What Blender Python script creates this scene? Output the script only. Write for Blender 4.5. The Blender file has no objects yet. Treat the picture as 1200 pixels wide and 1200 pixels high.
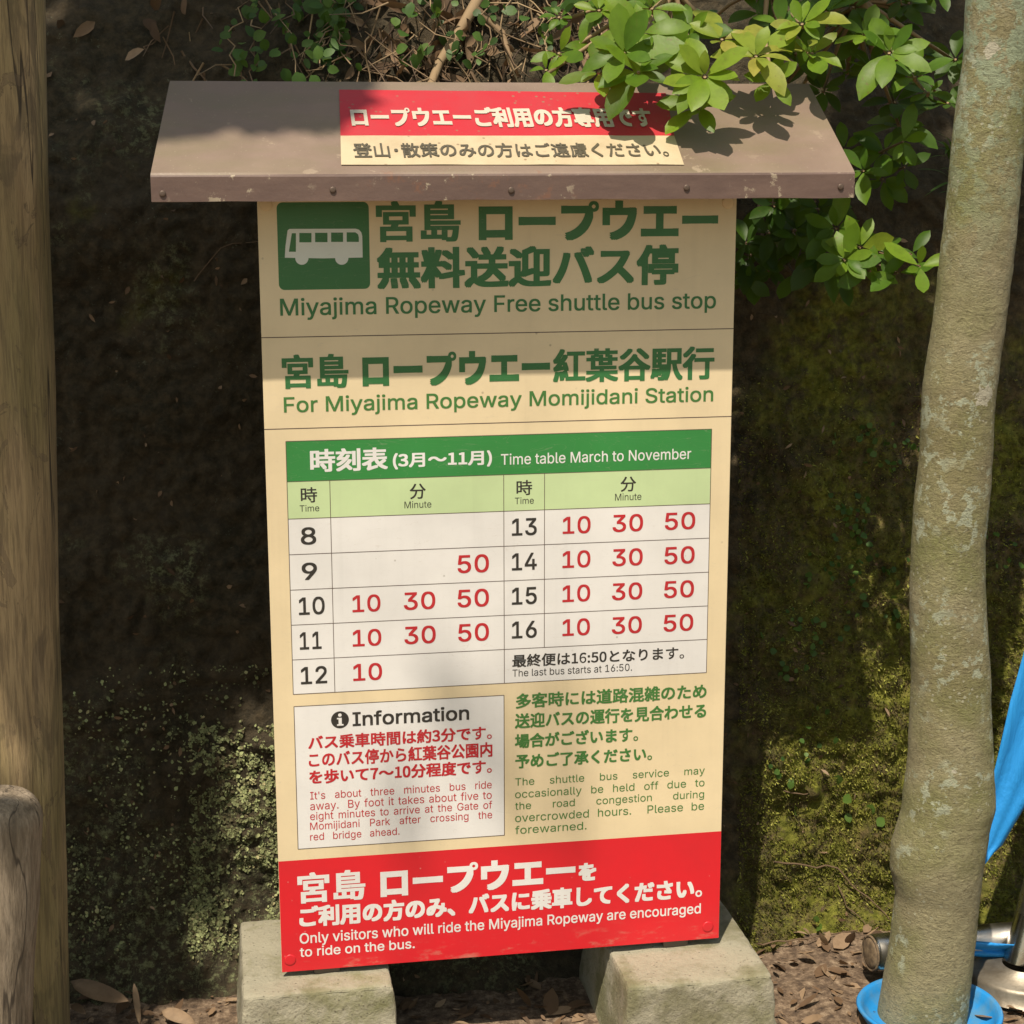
import bpy, bmesh, math, random
from mathutils import Vector, Matrix, noise as N
from mathutils.geometry import tessellate_polygon

random.seed(7)
SC = bpy.context.scene
COL = SC.collection

# ------------------------------------------------------------------ camera
ZOFF = -0.13                                  # the sign's survey origin is 0.13 m above the ground
CAM = Vector((-0.04424, -2.114215, 1.317652 + ZOFF))
ROT = Matrix(((0.986093, 0.03602, -0.162242), (-0.166179, 0.201069, -0.965379), (-0.002151, 0.978915, 0.204259)))
FPX = 2000.0                                  # focal length in pixels of a 1200 px wide picture
cd = bpy.data.cameras.new('camera')
cam = bpy.data.objects.new('camera', cd)
COL.objects.link(cam)
cam.matrix_world = Matrix.Translation(CAM) @ ROT.to_4x4()
cd.sensor_width = 36.0
cd.lens = 36.0 * FPX / 1200.0
cd.clip_start, cd.clip_end = 0.05, 3000
SC.camera = cam

# ------------------------------------------------------------------ light
TO_SUN = Vector((-0.55, -1.0, 2.2)).normalized()
w = bpy.data.worlds.new('World')
SC.world = w
w.use_nodes = True
nt = w.node_tree
sky = nt.nodes.new('ShaderNodeTexSky')
sky.sky_type = 'NISHITA'
sky.sun_disc = False
sky.sun_elevation = math.asin(TO_SUN.z)
sky.sun_rotation = math.atan2(TO_SUN.x, TO_SUN.y)
warm = nt.nodes.new('ShaderNodeMixRGB')          # light filtered by the leaves all round
warm.blend_type = 'MULTIPLY'
warm.inputs[0].default_value = 1.0
warm.inputs[2].default_value = (1.0, 0.86, 0.62, 1)
nt.links.new(sky.outputs[0], warm.inputs[1])
nt.links.new(warm.outputs[0], nt.nodes['Background'].inputs[0])
nt.nodes['Background'].inputs[1].default_value = 0.125
sd = bpy.data.lights.new('sun', 'SUN')
sd.energy = 3.9
sd.angle = math.radians(0.6)
sd.color = (1.0, 0.89, 0.74)
sun = bpy.data.objects.new('sun', sd)
COL.objects.link(sun)
sun.rotation_euler = TO_SUN.to_track_quat('Z', 'Y').to_euler()
SC.view_settings.view_transform = 'Standard'
SC.view_settings.look = 'None'
SC.view_settings.exposure = 0.55
SC.view_settings.gamma = 1.0

# ------------------------------------------------------------------ survey helpers
def ray(px, py):
    return ROT @ Vector(((px - 600) / FPX, -(py - 600) / FPX, -1.0))
def atY(px, py, Y=0.0):
    d = ray(px, py)
    return CAM + d * ((Y - CAM.y) / d.y)
def atPlane(px, py, p0, n):
    d = ray(px, py)
    return CAM + d * ((p0 - CAM).dot(n) / d.dot(n))
def project_x(p):
    q = ROT.transposed() @ (p - CAM)
    return 600 + FPX * q.x / -q.z

# ------------------------------------------------------------------ object helpers
def link(name, me, parent=None, mat=None, label=None, cat=None, group=None, kind=None):
    o = bpy.data.objects.new(name, me)
    COL.objects.link(o)
    if parent is not None:
        o.parent = parent
        o.matrix_parent_inverse = Matrix.Identity(4)
        # parents sit un-rotated at their own location
        loc = Vector()
        q = parent
        while q is not None:
            loc += q.location
            q = q.parent
        if me is not None:
            me.transform(Matrix.Translation(-loc))
    if mat is not None and me is not None:
        me.materials.append(mat)
    if label: o['label'] = label
    if cat: o['category'] = cat
    if group: o['group'] = group
    if kind: o['kind'] = kind
    return o

def empty(name, loc, label, cat, group=None):
    o = link(name, None, None, None, label, cat, group)
    o.location = loc
    o.empty_display_size = 0.05
    return o

class MB:
    def __init__(s):
        s.v, s.f, s.t = [], [], []
    def add(s, vs, fs, tint=0.5):
        b = len(s.v)
        s.v += [tuple(p) for p in vs]
        s.f += [tuple(i + b for i in f) for f in fs]
        s.t += [tint] * len(vs)
    def mesh(s, name, smooth=True):
        me = bpy.data.meshes.new(name)
        me.from_pydata(s.v, [], s.f)
        a = me.attributes.new('tint', 'FLOAT', 'POINT')
        a.data.foreach_set('value', s.t)
        if smooth:
            me.polygons.foreach_set('use_smooth', [True] * len(me.polygons))
        me.update()
        return me
    def build(s, name, mat, parent=None, smooth=True, **k):
        return link(name, s.mesh(name, smooth), parent, mat, **k)
    def tube(s, pts, rads, seg=8, tint=0.5, cap=True):
        pts = [Vector(p) for p in pts]
        vs, fs = [], []
        ref = Vector((0.31, 0.17, 0.93))
        for i, p in enumerate(pts):
            a = pts[max(i - 1, 0)]; b = pts[min(i + 1, len(pts) - 1)]
            d = (b - a).normalized()
            if abs(d.dot(ref)) > 0.95: ref = Vector((1, 0.2, 0.1))
            u = d.cross(ref).normalized(); v = d.cross(u)
            r = rads[i] if isinstance(rads, (list, tuple)) else rads
            for k in range(seg):
                an = 2 * math.pi * k / seg
                vs.append(p + (u * math.cos(an) + v * math.sin(an)) * r)
        for i in range(len(pts) - 1):
            for k in range(seg):
                k2 = (k + 1) % seg
                fs.append((i * seg + k, i * seg + k2, (i + 1) * seg + k2, (i + 1) * seg + k))
        if cap:
            fs.append(tuple(range(seg))); fs.append(tuple((len(pts) - 1) * seg + k for k in reversed(range(seg))))
        s.add(vs, fs, tint)
    def leaf(s, base, d, n, L, W, tint=0.5, bend=0.25, fold=0.25, rows=5, shape=0.55):
        """one leaf blade: base point, direction, face normal"""
        d = d.normalized(); n = (n - d * n.dot(d))
        if n.length < 1e-4: n = d.orthogonal()
        n.normalize(); x = d.cross(n)
        vs, fs = [], []
        for i in range(rows + 1):
            t = i / rows
            wd = W * 0.5 * (math.sin(math.pi * min(1, t ** (shape + 0.25))) ** 0.62 if 0 < t < 1 else 0.04)
            c = base + d * (L * t) - n * (bend * L * t * t)
            vs += [c + x * wd + n * wd * fold, c, c - x * wd + n * wd * fold]
        for i in range(rows):
            a = i * 3
            fs += [(a, a + 1, a + 4, a + 3), (a + 1, a + 2, a + 5, a + 4)]
        s.add(vs, fs, tint)

def rnd(a, b): return a + (b - a) * random.random()
def rvec():
    while True:
        v = Vector((rnd(-1, 1), rnd(-1, 1), rnd(-1, 1)))
        if 0.05 < v.length < 1: return v.normalized()
def in_poly(x, y, P):
    c = False; j = len(P) - 1
    for i in range(len(P)):
        xi, yi = P[i]; xj, yj = P[j]
        if (yi > y) != (yj > y) and x < (xj - xi) * (y - yi) / (yj - yi) + xi: c = not c
        j = i
    return c

# outline of the right-hand trunk
EL = [(0, 1133), (67, 1131), (160, 1118), (250, 1110), (370, 1097), (450, 1083), (533, 1080), (600, 1072), (700, 1068), (800, 1070), (883, 1067), (950, 1060), (990, 1048), (1017, 1046), (1047, 1052), (1100, 1047), (1183, 1033), (1260, 1024)]
ER = [(0, 1208), (100, 1205), (167, 1198), (217, 1193), (283, 1187), (367, 1177), (467, 1163), (567, 1158), (640, 1152), (700, 1153), (793, 1158), (817, 1158), (943, 1162), (970, 1155), (1017, 1148), (1100, 1140), (1190, 1130), (1260, 1126)]
def interp(T, y):
    for (a0, b0), (a1, b1) in zip(T, T[1:]):
        if a0 <= y <= a1: return b0 + (b1 - b0) * (y - a0) / (a1 - a0)
    (a0, b0), (a1, b1) = (T[0], T[1]) if y < T[0][0] else (T[-2], T[-1])
    return b0 + (b1 - b0) * (y - a0) / (a1 - a0)
TY = -0.035
def on_trunk(px, py):
    e0, e1 = atY(interp(EL, py), py, TY), atY(interp(ER, py), py, TY)
    R_ = (e1 - e0).length / 2; c_ = (e0 + e1) / 2; p_ = atY(px, py, TY)
    dx = max(-R_, min(R_, p_.x - c_.x))
    Y = TY - math.sqrt(max(0.0, R_ * R_ - dx * dx))
    return atY(px, py, Y)

# ------------------------------------------------------------------ materials
class NT:
    def __init__(s, name):
        s.m = bpy.data.materials.new(name); s.m.use_nodes = True
        s.t = s.m.node_tree
        s.p = s.t.nodes['Principled BSDF']
        s.out = s.t.nodes['Material Output']
    def n(s, typ, **k):
        nd = s.t.nodes.new('ShaderNode' + typ)
        for a, b in k.items(): setattr(nd, a, b)
        return nd
    def l(s, a, b): s.t.links.new(a, b)
    def coord(s, scale=(1, 1, 1), kind='Object'):
        tc = s.n('TexCoord'); mp = s.n('Mapping'); mp.inputs['Scale'].default_value = scale
        s.l(tc.outputs[kind], mp.inputs['Vector']); return mp.outputs[0]
    def noise(s, vec, scale, detail=6, rough=0.55, dist=0.0):
        a = s.n('TexNoise'); a.inputs['Scale'].default_value = scale; a.inputs['Detail'].default_value = detail
        a.inputs['Roughness'].default_value = rough; a.inputs['Distortion'].default_value = dist
        s.l(vec, a.inputs['Vector']); return a.outputs['Fac']
    def voro(s, vec, scale, feature='F1'):
        a = s.n('TexVoronoi', feature=feature); a.inputs['Scale'].default_value = scale
        s.l(vec, a.inputs['Vector']); return a.outputs[0]
    def ramp(s, fac, stops):
        r = s.n('ValToRGB'); e = r.color_ramp.elements
        while len(e) < len(stops): e.new(0.5)
        for i, (p, c) in enumerate(stops):
            e[i].position = p
            e[i].color = (*c, 1) if isinstance(c, (tuple, list)) else (c, c, c, 1)
        s.l(fac, r.inputs[0]); return r.outputs[0]
    def mix(s, fac, a, b, blend='MIX'):
        m = s.n('MixRGB', blend_type=blend)
        for i, v in ((0, fac), (1, a), (2, b)):
            if isinstance(v, (int, float)): m.inputs[i].default_value = v
            elif isinstance(v, tuple): m.inputs[i].default_value = (*v, 1)
            else: s.l(v, m.inputs[i])
        return m.outputs[0]
    def math(s, op, a, b=0.0):
        m = s.n('Math', operation=op)
        for i, v in ((0, a), (1, b)):
            if isinstance(v, (int, float)): m.inputs[i].default_value = v
            else: s.l(v, m.inputs[i])
        return m.outputs[0]
    def bump(s, h, strength=0.5, dist=0.01, normal=None):
        b = s.n('Bump'); b.inputs['Strength'].default_value = strength; b.inputs['Distance'].default_value = dist
        s.l(h, b.inputs['Height'])
        if normal is not None: s.l(normal, b.inputs['Normal'])
        return b.outputs[0]
    def fin(s, col=None, rough=0.6, normal=None, metal=0.0, spec=None):
        if col is not None:
            if isinstance(col, tuple): s.p.inputs['Base Color'].default_value = (*col, 1)
            else: s.l(col, s.p.inputs['Base Color'])
        if isinstance(rough, (int, float)): s.p.inputs['Roughness'].default_value = rough
        else: s.l(rough, s.p.inputs['Roughness'])
        s.p.inputs['Metallic'].default_value = metal
        if spec is not None: s.p.inputs['Specular IOR Level'].default_value = spec
        if normal is not None: s.l(normal, s.p.inputs['Normal'])
        return s.m

def printed(name, col, rough=0.38, dirt=0.10, specks=True):
    """printed sign film: faint weathering, grime specks"""
    k = NT(name); v = k.coord()
    a = k.noise(v, 5.0, 8, 0.6)
    dcol = tuple(c * (1 - dirt * 2.2) for c in col)
    c = k.mix(k.ramp(a, [(0.35, 0.0), (0.75, 1.0)]), col, dcol)
    if specks:
        sp = k.voro(v, 46.0)
        gate = k.noise(v, 9.0, 3)
        m = k.math('MULTIPLY', k.ramp(sp, [(0.05, 1.0), (0.09, 0.0)]), k.ramp(gate, [(0.56, 0.0), (0.62, 0.45)]))
        c = k.mix(m, c, (0.16, 0.12, 0.08))
    st = k.noise(k.coord((55, 55, 1.6)), 1.0, 5, 0.6)
    c = k.mix(k.math('MULTIPLY', k.ramp(st, [(0.52, 0.0), (0.75, 0.30)]), k.ramp(a, [(0.4, 0.2), (0.7, 1.0)])), c, tuple(x * 0.62 for x in col))
    scr = k.ramp(k.math('ABSOLUTE', k.math('SUBTRACT', k.noise(k.coord((3, 3, 14)), 3.0, 2, 0.5, 2.5), 0.5)), [(0.0008, 0.22), (0.002, 0.0)])
    c = k.mix(scr, c, (0.45, 0.40, 0.33))
    r = k.ramp(k.noise(v, 24, 6), [(0.3, rough - 0.06), (0.75, rough + 0.14)])
    n = k.bump(k.noise(v, 3.0, 2), 0.05, 0.01)
    return k.fin(c, r, n)

M = {}
M['cream'] = printed('cream_film', (0.80, 0.660, 0.425))
M['white'] = printed('white_film', (0.80, 0.785, 0.765))
M['pale_green'] = printed('pale_green_film', (0.56, 0.70, 0.38), specks=False)
M['green'] = printed('green_film', (0.035, 0.245, 0.055), specks=False)
M['deep_green'] = printed('deep_green_print', (0.035, 0.17, 0.05), specks=False)
M['fine_green'] = printed('fine_green_print', (0.06, 0.20, 0.045), specks=False)
M['red_print'] = printed('red_print', (0.52, 0.022, 0.03), specks=False)
M['black_print'] = printed('black_print', (0.035, 0.032, 0.028), specks=False)
M['rule'] = printed('dark_rule', (0.11, 0.075, 0.06), specks=False)
M['cream_edge'] = printed('panel_edge', (0.30, 0.10, 0.06), specks=False)
M['icon_white'] = printed('pictogram_white', (0.74, 0.78, 0.72), specks=False)

k = NT('red_film'); v = k.coord()
a = k.noise(v, 7, 8, 0.65)
c = k.mix(k.ramp(a, [(0.35, 0.0), (0.8, 1.0)]), (0.70, 0.016, 0.026), (0.56, 0.02, 0.028))
sep = k.n('SeparateXYZ'); k.l(v, sep.inputs[0])
low = k.math('SUBTRACT', 1.0, k.math('MULTIPLY', k.math('SUBTRACT', sep.outputs[2], 0.128), 26.0))
scuff = k.noise(k.coord((30, 30, 90)), 1.0, 9, 0.75)
sc = k.math('MULTIPLY', k.ramp(scuff, [(0.54, 0.0), (0.66, 0.45)]), k.math('MAXIMUM', low, 0.0))
c = k.mix(sc, c, (0.50, 0.33, 0.24))
sp = k.math('MULTIPLY', k.ramp(k.voro(v, 60), [(0.04, 1.0), (0.08, 0.0)]), k.ramp(k.noise(v, 12, 3), [(0.52, 0.0), (0.6, 0.5)]))
c = k.mix(sp, c, (0.62, 0.30, 0.26))
M['red'] = k.fin(c, 0.36, k.bump(k.noise(v, 3, 2), 0.05, 0.01))

def weathered_film(name, col, fade):
    k = NT(name); v = k.coord()
    a = k.noise(v, 18, 9, 0.7)
    c = k.mix(k.ramp(a, [(0.42, 0.0), (0.68, 1.0)]), col, fade)
    sp = k.math('MULTIPLY', k.ramp(k.voro(v, 85), [(0.10, 1.0), (0.2, 0.0)]), k.ramp(k.noise(v, 16, 4), [(0.5, 0.0), (0.58, 0.8)]))
    c = k.mix(sp, c, (0.22, 0.15, 0.09))
    return k.fin(c, 0.5, k.bump(k.noise(v, 10, 4), 0.25, 0.006))
M['notice_red'] = weathered_film('sun_faded_red_film', (0.44, 0.018, 0.028), (0.40, 0.03, 0.038))
M['notice_cream'] = weathered_film('sun_faded_cream_film', (0.52, 0.43, 0.28), (0.44, 0.35, 0.22))
M['notice_white'] = printed('notice_white_print', (0.56, 0.50, 0.40), specks=False)
M['notice_brown'] = printed('notice_brown_print', (0.10, 0.085, 0.055), specks=False)

# brown painted sheet-metal roof
k = NT('brown_roof_paint'); v = k.coord()
a = k.noise(v, 6, 9, 0.65)
c = k.mix(k.ramp(a, [(0.3, 0.0), (0.75, 1.0)]), (0.180, 0.126, 0.096), (0.250, 0.182, 0.138))
g = k.noise(k.coord((3, 9, 9)), 2.2, 6)
c = k.mix(k.ramp(g, [(0.46, 0.0), (0.70, 0.6)]), c, (0.165, 0.140, 0.075))
chip = k.noise(v, 30, 10, 0.7)
gate = k.noise(v, 5, 3)
cm = k.math('MULTIPLY', k.ramp(chip, [(0.61, 0.0), (0.635, 1.0)]), k.ramp(gate, [(0.56, 0.0), (0.64, 0.7)]))
c = k.mix(cm, c, (0.32, 0.25, 0.18))
ru = k.math('MULTIPLY', k.ramp(k.noise(v, 22, 10, 0.75), [(0.60, 0.0), (0.68, 0.5)]), k.ramp(k.noise(k.coord((2, 2, 2)), 2.0, 2), [(0.50, 0.0), (0.6, 1.0)]))
c = k.mix(ru, c, (0.22, 0.075, 0.032))
spk = k.ramp(k.voro(v, 130), [(0.07, 0.5), (0.13, 0.0)])
c = k.mix(spk, c, (0.30, 0.25, 0.18))
n1 = k.bump(k.noise(v, 200, 4), 0.12, 0.002)
M['roof'] = k.fin(c, k.ramp(a, [(0.3, 0.42), (0.8, 0.62)]), k.bump(k.noise(v, 9, 5), 0.12, 0.006, n1))

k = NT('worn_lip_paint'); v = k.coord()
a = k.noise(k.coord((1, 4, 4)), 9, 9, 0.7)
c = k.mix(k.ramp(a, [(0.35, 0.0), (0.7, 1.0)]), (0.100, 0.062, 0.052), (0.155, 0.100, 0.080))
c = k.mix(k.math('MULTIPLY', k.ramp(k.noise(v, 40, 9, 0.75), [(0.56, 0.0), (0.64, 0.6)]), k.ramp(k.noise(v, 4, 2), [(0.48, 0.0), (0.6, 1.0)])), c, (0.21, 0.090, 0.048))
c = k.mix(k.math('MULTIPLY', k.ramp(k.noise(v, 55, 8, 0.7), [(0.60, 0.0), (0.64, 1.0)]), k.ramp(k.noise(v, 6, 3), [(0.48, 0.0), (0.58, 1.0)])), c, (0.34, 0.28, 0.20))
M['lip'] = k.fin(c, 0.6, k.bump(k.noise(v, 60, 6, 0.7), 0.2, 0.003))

# concrete
k = NT('mossy_concrete'); v = k.coord()
a = k.noise(v, 9, 10, 0.7)
c = k.mix(k.ramp(a, [(0.3, 0.0), (0.75, 1.0)]), (0.37, 0.345, 0.255), (0.25, 0.23, 0.165))
c = k.mix(k.ramp(k.noise(v, 260, 3), [(0.45, 0.0), (0.7, 0.55)]), c, (0.38, 0.34, 0.25))
c = k.mix(k.ramp(k.noise(v, 12, 7, 0.65), [(0.47, 0.0), (0.62, 0.75)]), c, (0.16, 0.165, 0.055))
c = k.mix(k.ramp(k.noise(v, 6, 6, 0.7), [(0.50, 0.0), (0.64, 0.55)]), c, (0.15, 0.13, 0.085))
c = k.mix(k.ramp(k.voro(v, 120), [(0.10, 0.7), (0.2, 0.0)]), c, (0.10, 0.085, 0.06))
h = k.math('ADD', k.noise(v, 130, 6, 0.7), k.math('MULTIPLY', k.noise(v, 30, 5), 0.8))
M['concrete'] = k.fin(c, 0.92, k.bump(h, 0.65, 0.006))

# smooth grey tree bark with lichen
k = NT('lichened_bark'); v = k.coord()
geo = k.n('NewGeometry')
vs = k.coord((1, 1, 1.2))
a = k.noise(vs, 16, 9, 0.65)
c = k.mix(k.ramp(a, [(0.3, 0.0), (0.72, 1.0)]), (0.36, 0.325, 0.19), (0.25, 0.22, 0.122))
c = k.mix(k.ramp(k.noise(v, 7, 5), [(0.42, 0.0), (0.62, 0.75)]), c, (0.19, 0.20, 0.06))
c = k.mix(k.ramp(k.noise(v, 4.5, 4), [(0.5, 0.0), (0.7, 0.6)]), c, (0.26, 0.20, 0.12))
c = k.mix(k.ramp(k.noise(v, 170, 5, 0.7), [(0.56, 0.0), (0.68, 0.5)]), c, (0.12, 0.10, 0.055))
c = k.mix(k.ramp(k.noise(v, 320, 4, 0.7), [(0.55, 0.0), (0.68, 0.6)]), c, (0.36, 0.32, 0.20))
lg = k.noise(v, 6.5, 3)
li = k.math('MULTIPLY', k.ramp(k.noise(v, 48, 6, 0.65), [(0.55, 0.0), (0.57, 1.0)]), k.ramp(lg, [(0.50, 0.0), (0.56, 0.9)]))
c = k.mix(li, c, (0.40, 0.43, 0.31))
# greener lichen crust near the top
sep = k.n('SeparateXYZ'); k.l(v, sep.inputs[0])
hi = k.math('MULTIPLY', k.math('SUBTRACT', sep.outputs[2], 1.0), 3.2)
hi = k.math('MINIMUM', k.math('MAXIMUM', hi, 0.0), 1.0)
li2 = k.math('MULTIPLY', k.ramp(k.noise(v, 38, 8, 0.7), [(0.49, 0.0), (0.515, 1.0)]), hi)
c = k.mix(k.math('MULTIPLY', li2, 0.75), c, (0.30, 0.37, 0.25))
# round pale lichen blotches
tw = k.noise(v, 70, 5)
for (px, py, r) in ((1149, 463, 0.016), (1146, 492, 0.006), (1087, 616, 0.005), (1096, 687, 0.006), (1108, 770, 0.007), (1090, 1010, 0.006), (1092, 1140, 0.007), (1125, 1062, 0.007), (1099, 712, 0.005), (1120, 905, 0.006), (1110, 838, 0.007), (1140, 740, 0.006), (1160, 60, 0.012), (1150, 140, 0.009), (1128, 225, 0.007), (1135, 345, 0.006), (1120, 1030, 0.005), (1075, 1085, 0.006)):
    p = on_trunk(px, py)
    d = k.n('VectorMath', operation='DISTANCE'); k.l(geo.outputs['Position'], d.inputs[0]); d.inputs[1].default_value = p
    f = k.math('ADD', d.outputs['Value'], k.math('MULTIPLY', k.math('SUBTRACT', tw, 0.5), r * 2.2))
    m = k.n('Math', operation='LESS_THAN'); k.l(f, m.inputs[0]); m.inputs[1].default_value = r
    c = k.mix(m.outputs[0], c, (0.50, 0.47, 0.36))
dots = k.math('MULTIPLY', k.ramp(k.voro(v, 95), [(0.16, 1.0), (0.22, 0.0)]), k.ramp(k.noise(v, 10, 4), [(0.47, 0.0), (0.55, 0.9)]))
c = k.mix(dots, c, (0.42, 0.41, 0.29))
wr = k.noise(k.coord((1, 1, 1.7)), 120, 6, 0.75, 0.8)
c = k.mix(k.ramp(wr, [(0.38, 0.6), (0.46, 0.0)]), c, (0.14, 0.118, 0.062))
h = k.math('ADD', k.math('ADD', k.math('MULTIPLY', wr, 1.2), k.noise(vs, 60, 8, 0.7)), k.math('MULTIPLY', k.noise(k.coord((1, 1, 2.2)), 30, 6, 0.65), 0.5))
M['bark'] = k.fin(c, 0.9, k.bump(h, 0.85, 0.007))
M['tree_moss'] = None

# weathered log with peeling layers
k = NT('peeled_log'); v = k.coord((1, 1, 0.12))
a = k.noise(v, 34, 6, 0.6, 0.6)
c = k.ramp(a, [(0.22, (0.20, 0.137, 0.074)), (0.42, (0.30, 0.21, 0.108)), (0.55, (0.37, 0.265, 0.14)), (0.72, (0.45, 0.325, 0.17))])
c = k.mix(k.ramp(k.noise(k.coord((1, 1, 0.35)), 14, 5, 0.6, 1.2), [(0.56, 0.0), (0.60, 0.6)]), c, (0.13, 0.092, 0.056))
c = k.mix(k.ramp(k.noise(k.coord((1, 1, 0.3)), 8, 3), [(0.45, 0.0), (0.6, 0.6)]), c, (0.20, 0.17, 0.065))
crk = k.noise(k.coord((1, 1, 0.045)), 15, 3, 0.5, 0.35)
ab = k.math('ABSOLUTE', k.math('SUBTRACT', crk, 0.5))
cr = k.math('MULTIPLY', k.ramp(ab, [(0.003, 0.9), (0.008, 0.0)]), k.ramp(k.noise(k.coord((1, 1, 0.08)), 8, 2), [(0.36, 0.0), (0.44, 1.0)]))
c = k.mix(cr, c, (0.02, 0.014, 0.009))
fin_ = k.noise(k.coord((1, 1, 0.06)), 240, 4, 0.7)
c = k.mix(k.ramp(fin_, [(0.40, 0.45), (0.55, 0.0)]), c, (0.075, 0.052, 0.030))
pat = k.noise(k.coord((1, 1, 0.45)), 17, 6, 0.6, 1.6)
c = k.mix(k.ramp(pat, [(0.60, 0.0), (0.63, 0.55)]), c, (0.155, 0.108, 0.066))
c = k.mix(k.ramp(k.math('ABSOLUTE', k.math('SUBTRACT', pat, 0.61)), [(0.002, 0.5), (0.008, 0.0)]), c, (0.045, 0.03, 0.018))
h = k.math('SUBTRACT', k.math('ADD', a, k.math('MULTIPLY', k.noise(k.coord((1, 1, 0.1)), 160, 4), 0.4)), k.math('MULTIPLY', cr, 0.7))
M['log'] = k.fin(c, 0.8, k.bump(h, 0.6, 0.006))
k = NT('grey_stake_wood'); v = k.coord((1, 1, 0.14))
a = k.noise(v, 60, 7, 0.65, 0.8)
c = k.ramp(a, [(0.3, (0.10, 0.076, 0.050)), (0.5, (0.24, 0.19, 0.132)), (0.7, (0.33, 0.27, 0.20))])
c = k.mix(k.ramp(k.math('ABSOLUTE', k.math('SUBTRACT', k.noise(k.coord((1, 1, 0.08)), 26, 3, 0.5, 0.4), 0.5)), [(0.004, 0.85), (0.012, 0.0)]), c, (0.03, 0.022, 0.015))
c = k.mix(k.ramp(k.noise(k.coord((1, 1, 0.1)), 300, 4, 0.7), [(0.4, 0.5), (0.56, 0.0)]), c, (0.09, 0.068, 0.045))
M['stake'] = k.fin(c, 0.8, k.bump(k.math('ADD', a, k.noise(k.coord((1, 1, 0.1)), 200, 4)), 0.5, 0.004))
k = NT('dark_cap_metal'); v = k.coord()
M['cap'] = k.fin(k.mix(k.noise(v, 30, 5), (0.085, 0.085, 0.07), (0.045, 0.045, 0.036)), 0.5)

# earth bank
k = NT('mossy_earth'); v = k.coord()
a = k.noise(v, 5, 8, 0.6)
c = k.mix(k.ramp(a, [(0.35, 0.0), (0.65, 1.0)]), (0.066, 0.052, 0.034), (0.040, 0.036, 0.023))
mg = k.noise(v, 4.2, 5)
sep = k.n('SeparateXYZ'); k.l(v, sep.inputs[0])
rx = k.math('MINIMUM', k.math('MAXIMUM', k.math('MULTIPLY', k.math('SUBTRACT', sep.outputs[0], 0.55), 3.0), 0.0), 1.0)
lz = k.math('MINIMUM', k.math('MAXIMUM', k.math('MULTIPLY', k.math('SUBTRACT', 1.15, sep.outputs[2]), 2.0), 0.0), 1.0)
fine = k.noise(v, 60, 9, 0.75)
c = k.mix(k.ramp(fine, [(0.42, 0.0), (0.66, 0.85)]), c, k.mix(k.math('MULTIPLY', rx, lz), (0.115, 0.088, 0.052), (0.24, 0.165, 0.075)))  # earth flecks painted brighter on the right bank, where sun falls
sunlit_growth = k.math('MULTIPLY', k.math('MULTIPLY', rx, lz), 0.37)  # real moss on the right, weighted so its colour brightens the sunlit bank
ms = k.ramp(k.math('ADD', mg, k.math('SUBTRACT', sunlit_growth, 0.20)), [(0.44, 0.0), (0.62, 0.9)])
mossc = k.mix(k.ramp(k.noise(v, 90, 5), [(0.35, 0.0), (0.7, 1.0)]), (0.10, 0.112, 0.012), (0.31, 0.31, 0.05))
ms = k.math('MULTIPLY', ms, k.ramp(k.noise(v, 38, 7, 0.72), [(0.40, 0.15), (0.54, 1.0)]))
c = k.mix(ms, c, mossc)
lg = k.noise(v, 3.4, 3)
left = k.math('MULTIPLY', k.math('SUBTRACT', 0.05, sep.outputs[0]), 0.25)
lowz = k.math('MULTIPLY', k.math('SUBTRACT', 0.36, sep.outputs[2]), 0.45)  # pale lichen thickened low on the left, lending the sun patch brightness
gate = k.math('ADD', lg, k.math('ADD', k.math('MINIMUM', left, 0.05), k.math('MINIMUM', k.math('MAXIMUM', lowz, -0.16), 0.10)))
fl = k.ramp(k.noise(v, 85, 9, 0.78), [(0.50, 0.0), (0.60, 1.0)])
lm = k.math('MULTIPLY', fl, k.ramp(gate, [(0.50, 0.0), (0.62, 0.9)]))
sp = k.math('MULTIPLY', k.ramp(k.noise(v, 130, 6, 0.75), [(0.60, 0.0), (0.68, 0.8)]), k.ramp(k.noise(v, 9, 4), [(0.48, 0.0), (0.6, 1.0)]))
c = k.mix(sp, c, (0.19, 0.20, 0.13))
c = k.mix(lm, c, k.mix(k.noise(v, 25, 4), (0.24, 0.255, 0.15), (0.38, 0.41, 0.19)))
h = k.math('ADD', k.math('MULTIPLY', k.noise(v, 75, 8, 0.72), 1.3), k.math('MULTIPLY', k.voro(v, 60), 0.6))
h = k.math('ADD', h, k.math('MULTIPLY', lm, 0.25))
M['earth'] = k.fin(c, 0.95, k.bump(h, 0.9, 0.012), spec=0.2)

k = NT('litter_ground'); v = k.coord()
c = k.ramp(k.noise(v, 70, 10, 0.75), [(0.34, (0.045, 0.030, 0.020)), (0.46, (0.12, 0.08, 0.05)), (0.54, (0.20, 0.14, 0.09)), (0.66, (0.36, 0.27, 0.18))])
M['ground'] = k.fin(c, 0.95, k.bump(k.noise(v, 60, 8, 0.7), 0.8, 0.01))

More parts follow.
